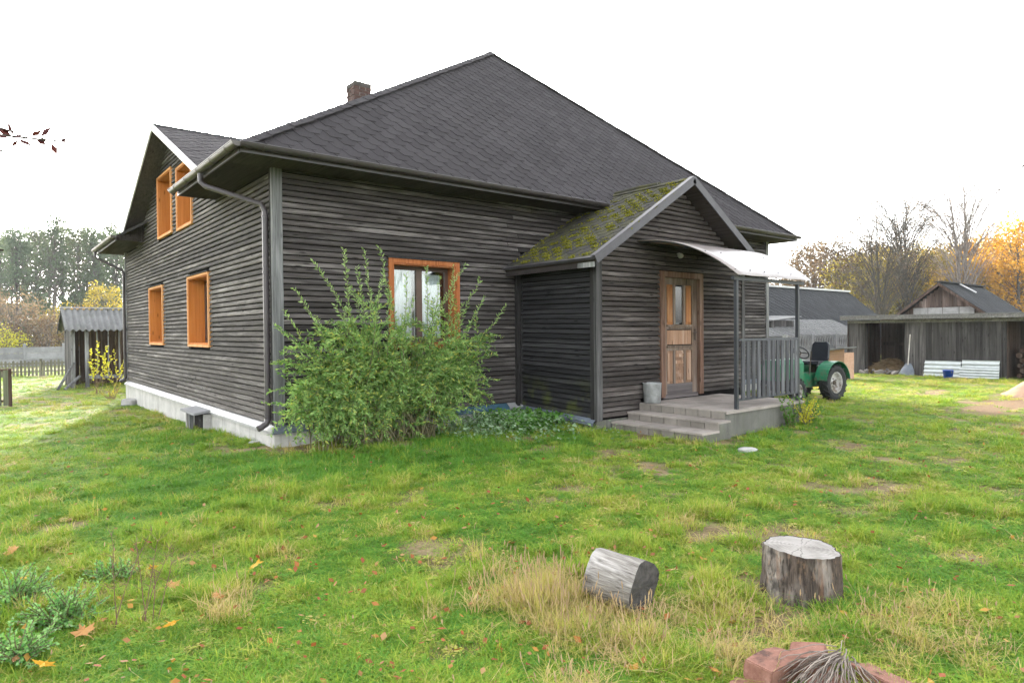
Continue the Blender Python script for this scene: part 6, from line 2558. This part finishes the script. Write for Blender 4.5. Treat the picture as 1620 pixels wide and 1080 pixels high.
def bricks():
    labs = ['red brick with a dark corner, leftmost of the pile at the bottom edge', 'red brick tilted behind the twig bundle in the pile', 'red brick lying right of the twig bundle at the bottom edge', 'red brick half buried under the left brick of the pile', 'red brick partly covered by the twig bundle']
    spec = [(-.475, -7.82, .062, -3, 3, (.25, .145, .115)), (-.285, -7.90, .075, 22, -12, (.14, .16, .11)), (-.165, -8.16, .045, 70, 9, (.25, .14, .085)), (-.69, -7.79, .012, 15, 4, (.20, .12, .06)), (-.40, -8.03, .035, 10, 5, (.25, .13, .08))]
    for k, (x, y, z, rz, tl, sz) in enumerate(spec):
        r = random.Random(50 + k)
        bm = bmesh.new()
        bmesh.ops.create_cube(bm, size=1.0)
        for v in bm.verts:
            v.co = Vector((v.co.x * sz[0], v.co.y * sz[1], v.co.z * sz[2])) + Vector((r.uniform(-1, 1), r.uniform(-1, 1), r.uniform(-1, 1))) * .003
        bmesh.ops.subdivide_edges(bm, edges=bm.edges[:], cuts=2, use_grid_fill=True)
        for v in bm.verts:
            cr = sum(1 for a, s_ in zip(v.co, sz) if abs(abs(a) - s_ / 2) < .004)
            if cr == 3 and r.random() < .5:
                v.co *= r.uniform(.86, .96)
        sh = [e for e in bm.edges if len(e.link_faces) == 2 and e.calc_face_angle(0) > .6]
        bmesh.ops.bevel(bm, geom=sh, offset=.005, segments=2, affect='EDGES')
        for v in bm.verts:
            v.co += Vector((r.uniform(-1, 1), r.uniform(-1, 1), r.uniform(-1, 1))) * .0012
        me = bpy.data.meshes.new('red_brick')
        bm.to_mesh(me)
        bm.free()
        o = link('red_brick', me, M['brick'])
        o.location = (x, y, gz(x, y) + z)
        o.rotation_euler = (math.radians(tl), math.radians(tl * .6), math.radians(rz))
        tag(o, labs[k], 'brick', 'bricks at the bottom edge')
    # bundle of dry vine twigs on the bricks
    rng = np.random.RandomState(9)
    m = MB()
    for i in range(85):
        a = rng.normal() * .15
        q = rng.normal() * .05
        g0 = gz(-.4, -8.0)
        ax_ = np.array([math.cos(math.pi + .12 + a), math.sin(math.pi + .12 + a), 0])
        sd = np.array([-ax_[1], ax_[0], 0])
        L = rng.uniform(.20, .34)
        st = np.array([-.27, -8.03, g0 + .125 + abs(rng.normal()) * .015]) + sd * q * .45 + ax_ * rng.uniform(-.06, .05)
        en = st + ax_ * L + sd * (q * 1.6)
        mid = (st + en) / 2 + np.array([0, 0, .02 + rng.rand() * .025])
        en[2] = g0 + rng.uniform(.05, .12)
        k = np.linspace(0, 1, 7)[:, None]
        pts = (1 - k) ** 2 * st + 2 * k * (1 - k) * mid + k ** 2 * en + rng.normal(size=(7, 3)) * .0035
        rr = rng.uniform(.0018, .0036)
        m.tube([tuple(p) for p in pts], [rr * (1 - .5 * j / 6) for j in range(7)], 5, caps=False)
    # a few curled loose ends
    for i in range(3):
        st = np.array([-.28 + rng.normal() * .05, -8.0 + rng.normal() * .04, gz(-.23, -7.8) + .12])
        d = np.array([rng.normal() * .5 + .2, rng.normal() * .4 + .25, .8])
        pts = curve_pts(st, d, rng.uniform(.12, .2), 9.0, 9, rng, .12)
        m.tube([tuple(p) for p in pts], [.0022 - .00012 * j for j in range(10)], 4, caps=False)
    t = NT('dry_vine')
    i = t.island()
    c = t.mix(i, (.09, .068, .054), (.33, .28, .235))
    M['vine'] = t.finish(c, rough=.85)
    o = m.build('twig_bundle', M['vine'], None, fix=False)
    tag(o, 'bundle of dry grey-brown vine twigs on the red bricks', 'twigs')


bricks()


def lumps():
    r = random.Random(4)

    def stone(name, x, y, sx, sy, sz, label, dz=0.0):
        bm = bmesh.new()
        bmesh.ops.create_icosphere(bm, subdivisions=3, radius=1.0)
        ph = [r.uniform(0, 6) for _ in range(6)]
        for v in bm.verts:
            c = v.co.copy()
            k = 1 + .10 * math.sin(3 * c.x + ph[0]) + .08 * math.sin(4 * c.y + ph[1]) + .06 * math.sin(7 * c.z + ph[2] + 3 * c.x)
            m = max(abs(c.x), abs(c.y), abs(c.z))
            c = c * (.6 + .4 / m * .75) * k
            v.co = Vector((c.x * sx, c.y * sy, c.z * sz))
        me = bpy.data.meshes.new(name)
        bm.to_mesh(me)
        bm.free()
        o = link(name, me, M['stone'])
        o.location = (x, y, gz(x, y) + dz)
        o.rotation_euler = (0, 0, r.uniform(0, 3))
        tag(o, label, 'stone')
    stone('flat_stone', 4.79, -4.53, .17, .10, .04, 'flat pale stone in the grass before the steps', .01)
    stone('corner_stone', 8.35, -3.55, .16, .16, .16, 'pale stone block at the end of the deck', .04)
    stone('field_stone', -.22, 10.7, .28, .18, .16, 'grey stone at the far foot of the side wall', .03)
    stone('field_stone', -.14, .62, .10, .06, .05, 'reddish rubble stone at the near foot of the side wall', .0)
    # fallen maple leaves, the big ones one by one
    shape = [(0, -.42), (.08, -.30), (.30, -.38), (.25, -.22), (.44, -.14), (.33, -.04), (.50, .14), (.28, .10), (.30, .26), (.12, .16), (.16, .36), (.07, .34), (0, .55), (-.08, .33), (-.15, .36), (-.11, .15), (-.31, .25), (-.27, .10), (-.48, .16), (-.34, -.05), (-.43, -.13), (-.26, -.21), (-.32, -.37), (-.09, -.29)]
    sp = [(-3.07, -5.62, .115, 'fallen_gold', 'golden maple leaf at the very bottom left'), (-2.88, -5.32, .12, 'fallen_tan', 'tan maple leaf between the weeds and the dry stalks'), (-2.50, -5.50, .10, 'fallen_gold', 'golden-brown leaf right of the dry stalks'),
          (-1.85, -4.86, .11, 'fallen_gold', 'yellow leaf in the middle of the left lawn'), (-2.40, -4.45, .09, 'fallen_gold', 'small yellow leaf above the dry stalks'), (-3.13, -3.4, .12, 'fallen_tan', 'tan leaf at the left edge of the lawn'),
          (-2.36, -4.86, .10, 'fallen_tan', 'tan leaf in the grass behind the dry stalks'), (-2.2, -5.25, .09, 'fallen_tan', 'pale brown leaf right of the golden-brown one'), (-3.1, -4.15, .09, 'fallen_gold', 'yellow leaf on the weed clump at the left edge')]
    for k, (x, y, s_, lf, lab) in enumerate(sp):
        rr = random.Random(k)
        m = MB()
        vs = [Vector((0, 0, .012))] + [Vector((a * s_, b * s_, .03 * s_ * 10 * (a * a + b * b) * rr.uniform(-.6, 2.2))) for a, b in shape]
        n = len(shape)
        m.add(vs, [(0, 1 + i, 1 + (i + 1) % n) for i in range(n)])
        m.tube([(0, -.45 * s_, .006), (.02 * s_, -.8 * s_, .015), (.05 * s_, -1.05 * s_, .01)], .0012, 4, caps=False)
        o = m.build('maple_leaf', LEAF[lf], None, fix=False)
        o.location = (x, y, gz(x, y) + .065)
        o.rotation_euler = (rr.uniform(.05, .5), rr.uniform(-.5, .3), rr.uniform(0, 6.28))
        tag(o, lab, 'leaf', 'large fallen leaves on the lawn')


lumps()


# ================================================================== GRASS
SRC = bpy.data.collections.new('grass_sources')


def tuft(name, n, h0, h1, wd, spread, lean, seed, mat, seedheads=0, flat=0.0):
    rng = np.random.RandomState(seed)
    vs, fs3 = [], []
    V, F = [], []
    for i in range(n):
        a = rng.uniform(0, 6.28)
        q = spread * math.sqrt(rng.rand())
        bx, by = math.cos(a) * q, math.sin(a) * q
        h = rng.uniform(h0, h1)
        az = rng.uniform(0, 6.28)
        ln = lean * rng.uniform(.2, 1.3)
        dx, dy = math.cos(az), math.sin(az)
        px, py = -dy, dx
        w_ = wd * rng.uniform(.7, 1.3)
        b = len(V)
        for t, ww in ((0, 1.0), (.45, .85), (.8, .5)):
            x = bx + dx * h * ln * t * t
            y = by + dy * h * ln * t * t
            z = h * t * (1 - .35 * ln * t)
            V += [(x - px * w_ * ww / 2, y - py * w_ * ww / 2, z), (x + px * w_ * ww / 2, y + py * w_ * ww / 2, z)]
        V.append((bx + dx * h * ln, by + dy * h * ln, h * (1 - .35 * ln)))
        F += [(b, b + 1, b + 3, b + 2), (b + 2, b + 3, b + 5, b + 4), (b + 4, b + 5, b + 6)]
    nb = len(F)
    for i in range(seedheads):
        a = rng.uniform(0, 6.28)
        q = spread * math.sqrt(rng.rand())
        bx, by = math.cos(a) * q, math.sin(a) * q
        h = rng.uniform(h1 * .8, h1 * 1.25)
        dx, dy = rng.normal() * .25 * h, rng.normal() * .25 * h
        b = len(V)
        w_ = .0011
        V += [(bx - w_, by, 0), (bx + w_, by, 0), (bx + dx + w_, by + dy, h), (bx + dx - w_, by + dy, h)]
        F.append((b, b + 1, b + 2, b + 3))
        # fat little spike
        ex, ey, ez = dx * .25 + rng.normal() * .006, dy * .25 + rng.normal() * .006, .045
        b = len(V)
        for t, rr in ((0, .0015), (.3, .0036), (.75, .003), (1, .001)):
            for k in range(4):
                an = k * math.pi / 2
                V.append((bx + dx + ex * t + math.cos(an) * rr, by + dy + ey * t + math.sin(an) * rr, h + ez * t))
        for j in range(3):
            for k in range(4):
                F.append((b + j * 4 + k, b + j * 4 + (k + 1) % 4, b + (j + 1) * 4 + (k + 1) % 4, b + (j + 1) * 4 + k))
    me = bpy.data.meshes.new(name)
    me.from_pydata(V, [], F)
    me.materials.append(mat)
    if seedheads:
        me.materials.append(LEAF['seed'])
        for i in range(nb, len(F)):
            me.polygons[i].material_index = 1
    o = bpy.data.objects.new(name, me)
    SRC.objects.link(o)
    return o


def leafy(name, n, seed, mat, r0=.05, ln=.022):
    rng = np.random.RandomState(seed)
    V, F = [], []
    for i in range(n):
        a = rng.uniform(0, 6.28)
        q = r0 * math.sqrt(rng.rand())
        c = np.array([math.cos(a) * q, math.sin(a) * q, rng.uniform(.012, .05)])
        d = np.array([math.cos(a + rng.normal() * .6), math.sin(a + rng.normal() * .6), rng.uniform(-.1, .5)])
        d /= np.linalg.norm(d)
        s = np.cross(d, (0, 0, 1))
        s /= np.linalg.norm(s)
        l_ = ln * rng.uniform(.6, 1.3)
        b = len(V)
        V += [tuple(c - d * l_ * .5), tuple(c + s * l_ * .36), tuple(c + d * l_ * .55), tuple(c - s * l_ * .36)]
        F.append((b, b + 1, b + 2, b + 3))
    me = bpy.data.meshes.new(name)
    me.from_pydata(V, [], F)
    me.materials.append(mat)
    o = bpy.data.objects.new(name, me)
    SRC.objects.link(o)


gm = M['grass']
tuft('tuft_a', 46, .030, .065, .0036, .075, .8, 1, gm)
tuft('tuft_b', 46, .03, .085, .0036, .085, .9, 2, gm)
tuft('tuft_c', 38, .04, .12, .0038, .075, .9, 3, gm)
tuft('tuft_d', 34, .08, .19, .0046, .065, .8, 4, gm)
tuft('tuft_e', 26, .06, .15, .0036, .08, 1.1, 5, gm, seedheads=2)
leafy('tuft_f', 34, 6, gm)
tuft('tuft_g', 30, .03, .07, .0042, .09, 1.5, 7, gm)


def scatter(name, P, rot, scl, idx, tint, label, cat):
    me = bpy.data.meshes.new(name)
    n = len(P)
    me.vertices.add(n)
    me.vertices.foreach_set('co', np.ascontiguousarray(P, np.float32).ravel())
    for nm, ty, dat in (('rot', 'FLOAT_VECTOR', rot), ('scl', 'FLOAT_VECTOR', scl), ('idx', 'INT', idx), ('tint', 'FLOAT', tint)):
        at = me.attributes.new(nm, ty, 'POINT')
        at.data.foreach_set('vector' if ty == 'FLOAT_VECTOR' else 'value', np.ascontiguousarray(dat, np.int32 if ty == 'INT' else np.float32).ravel())
    o = link(name, me, None)
    ng = bpy.data.node_groups.new(name + '_nodes', 'GeometryNodeTree')
    ng.interface.new_socket('Geometry', in_out='INPUT', socket_type='NodeSocketGeometry')
    ng.interface.new_socket('Geometry', in_out='OUTPUT', socket_type='NodeSocketGeometry')
    nd = ng.nodes
    gi, go = nd.new('NodeGroupInput'), nd.new('NodeGroupOutput')
    ci = nd.new('GeometryNodeCollectionInfo')
    ci.inputs['Collection'].default_value = SRC
    ci.inputs['Separate Children'].default_value = True
    ci.inputs['Reset Children'].default_value = True
    ip = nd.new('GeometryNodeInstanceOnPoints')
    ip.inputs['Pick Instance'].default_value = True

    def attr(nm, ty):
        a = nd.new('GeometryNodeInputNamedAttribute')
        a.data_type = ty
        a.inputs['Name'].default_value = nm
        return a.outputs['Attribute']
    L = ng.links.new
    L(gi.outputs[0], ip.inputs['Points'])
    L(ci.outputs[0], ip.inputs['Instance'])
    L(attr('idx', 'INT'), ip.inputs['Instance Index'])
    e = nd.new('FunctionNodeEulerToRotation')
    L(attr('rot', 'FLOAT_VECTOR'), e.inputs[0])
    L(e.outputs[0], ip.inputs['Rotation'])
    L(attr('scl', 'FLOAT_VECTOR'), ip.inputs['Scale'])
    L(ip.outputs[0], go.inputs[0])
    md = o.modifiers.new('scatter', 'NODES')
    md.node_group = ng
    tag(o, label, cat, kind='stuff')
    return o


def in_obstacle(x, y):
    k = (x > -.02) & (x < UR + .05) & (y > -.02) & (y < VB + .05)
    k |= (x > 4.6) & (x < 8.9) & (y > -1.95) & (y < 0)
    k |= (x > 4.9) & (x < 8.05) & (y > -3.74) & (y < -1.9)
    k |= ((x - .63) ** 2 + (y + 7.40) ** 2) < .215 ** 2
    k |= (np.abs((x + .307) * .34 - (y + 6.76) * .94) < .15) & (np.abs((x + .307) * .94 + (y + 6.76) * .34) < .10)
    k |= (x > 21.2) & (x < 24.3) & (y > -9) & (y < 1.4)
    k |= (x > 17.6) & (x < 18.8) & (y > -.6) & (y < .6)
    k |= ((x - 16.3) / 1.1) ** 2 + ((y + 5.45) / .9) ** 2 < 1
    return k


DIRT = [(13.2, -5.4, 2.9, 1.0), (16.2, -5.3, 2.2, 1.0)]


def lawn():
    rng = np.random.RandomState(101)
    N = 84000
    # density falls off with distance from where one stands
    d = 2.0 * (45.0 / 2.0) ** (rng.rand(N) ** .92)
    a = rng.uniform(-.86, .86, N)
    fx, fy = math.atan2(_f.y, _f.x), 0
    x = EYE.x + np.cos(fx + a) * d
    y = EYE.y + np.sin(fx + a) * d
    ok = ~in_obstacle(x, y)
    dirt = np.zeros(N)
    for (ex, ey, rx, ry) in DIRT:
        q = np.sqrt(((x - ex) / rx) ** 2 + ((y - ey) / ry) ** 2) + (vnoise(x, y, 1.2, 30) - .5) * .9
        dirt = np.maximum(dirt, 1 - sstep(.5, 1.0, q))
    n1, n2, n3 = vnoise(x, y, .55, 20), vnoise(x, y, 1.7, 21), vnoise(x, y, 4.5, 22)
    bare = bare_map(x, y) * .82
    ok &= rng.rand(N) > np.maximum(dirt * .96, bare)
    x, y, d, n1, n2, n3 = (q[ok] for q in (x, y, d, n1, n2, n3))
    N = len(x)
    # dry long-grass patch around the log and the bricks
    dry = np.zeros(N)
    for (ex, ey, r_) in ((-.66, -6.40, .30), (-.55, -6.80, .30), (-.12, -7.10, .20), (.12, -7.62, .24), (.40, -8.05, .30), (-.74, -7.15, .16), (-.30, -7.55, .20), (-2.2, -5.42, .12), (-1.2, -7.3, .10), (.75, -8.1, .2)):
        q = ((x - ex) ** 2 + (y - ey) ** 2) / r_ ** 2
        dry = np.maximum(dry, np.exp(-q) * (.55 + .9 * n3))
    lush = np.exp(-((x - 1.0) ** 2 / 14 + (y + 1.9) ** 2 / 1.2)) + np.exp(-((x + .9) ** 2 / .9 + (y - 3) ** 2 / 14)) * .7 + np.exp(-((x - .55) ** 2 + (y + 7.55) ** 2) / .07) + .6 * np.exp(-((x - 7) ** 2 / 4 + (y + 4.2) ** 2 / .25))
    n4 = vnoise(x, y, 9.0, 26)
    tint = .24 + .20 * (n1 - .45) + .26 * (n2 - .45) + .34 * (n3 - .5) + .28 * (n4 - .5)
    tint += .07 * sstep(10, 24, d) + .10 * sstep(8, 14, x)
    straw = rng.rand(N) < (.11 + .34 * bare_map(x, y))
    tint = np.where(straw, tint + .42, tint)
    tint = tint - .22 * np.clip(lush, 0, 1)
    isdry = rng.rand(N) < np.clip(dry, 0, 1) * np.where(x < -.35, .56, .34)
    tint = np.where(isdry, rng.uniform(.72, 1.0, N), tint)
    tint = np.clip(tint + rng.normal(size=N) * .085, 0, 1)
    u = rng.rand(N)
    idx = np.where(u < .30, 0, np.where(u < .55, 1, np.where(u < .72, 2, np.where(u < .80, 6, np.where(u < .975, 5, 3)))))
    tall = (rng.rand(N) < .55 * np.clip(lush, 0, 1)) | (rng.rand(N) < .35 * sstep(.62, .8, n3) * (n1 > .5))
    idx = np.where(tall, 3, idx)
    u2 = rng.rand(N)
    idx = np.where(isdry, np.where(u2 < np.where(x < -.35, .45, .26), 4, np.where(u2 < .62, 6, np.where(u2 < .8, 3, 2))), idx)
    idx = np.where((~isdry) & (rng.rand(N) < .003), 4, idx)
    sc = rng.uniform(.75, 1.25, N) * (1 + .10 * np.clip(d - 5, 0, 30) ** .75)
    hs = sc * np.where(idx == 4, .95, 1.0)
    # keep the height lower while the tuft widens with distance
    hz = rng.uniform(.8, 1.2, N) * (1 + .012 * np.clip(d - 5, 0, 30)) * (.82 + .5 * n2) * np.where(isdry, np.where(x < -.35, 1.0, .62), np.where(tall, .54, .45)) * (.55 + .9 * n3)
    z = ground_z(x, y) - .004
    rot = np.stack([rng.normal(size=N) * .10, rng.normal(size=N) * .10, rng.uniform(0, 6.28, N)], 1)
    scatter('lawn_grass', np.stack([x, y, z], 1), rot, np.stack([sc, sc, hz], 1), idx, tint, 'uneven green lawn grass with straw-coloured patches', 'grass')
    # small fallen leaves and litter
    n = 2600
    dd = 2.2 * (22 / 2.2) ** rng.rand(n)
    aa = rng.uniform(-.8, .8, n)
    lx, ly = EYE.x + np.cos(fx + aa) * dd, EYE.y + np.sin(fx + aa) * dd
    k = ~in_obstacle(lx, ly)
    lx, ly = lx[k], ly[k]
    n = len(lx)
    lz = ground_z(lx, ly) + rng.uniform(.02, .06, n)
    dr = rand_dirs(n, rng)
    dr[:, 2] *= .4
    s = rng.uniform(.012, .030, n)
    tag(quads_mesh('leaf_litter', np.stack([lx, ly, lz], 1), dr, s, s * .6, rng, LEAF['fallen'], None, nrm=rng.normal(size=(n, 3)) * .4 + np.array([0, 0, 1])), 'small brown and red fallen leaves scattered over the lawn', 'leaf litter', kind='stuff')


lawn()


# ================================================================== HAZE
def haze():
    o = MB().box(-160, 220, -60, 260, -1.6, 19.5).build('haze', None, None)
    m = bpy.data.materials.new('thin_autumn_haze')
    m.use_nodes = True
    m.node_tree.nodes.clear()
    out = m.node_tree.nodes.new('ShaderNodeOutputMaterial')
    v = m.node_tree.nodes.new('ShaderNodeVolumePrincipled')
    v.inputs['Color'].default_value = (.86, .93, .95, 1)
    v.inputs['Density'].default_value = .00038
    m.node_tree.links.new(v.outputs[0], out.inputs['Volume'])
    o.data.materials.append(m)
    tag(o, 'thin pale autumn haze in front of the far wood', 'haze', kind='stuff')


haze()
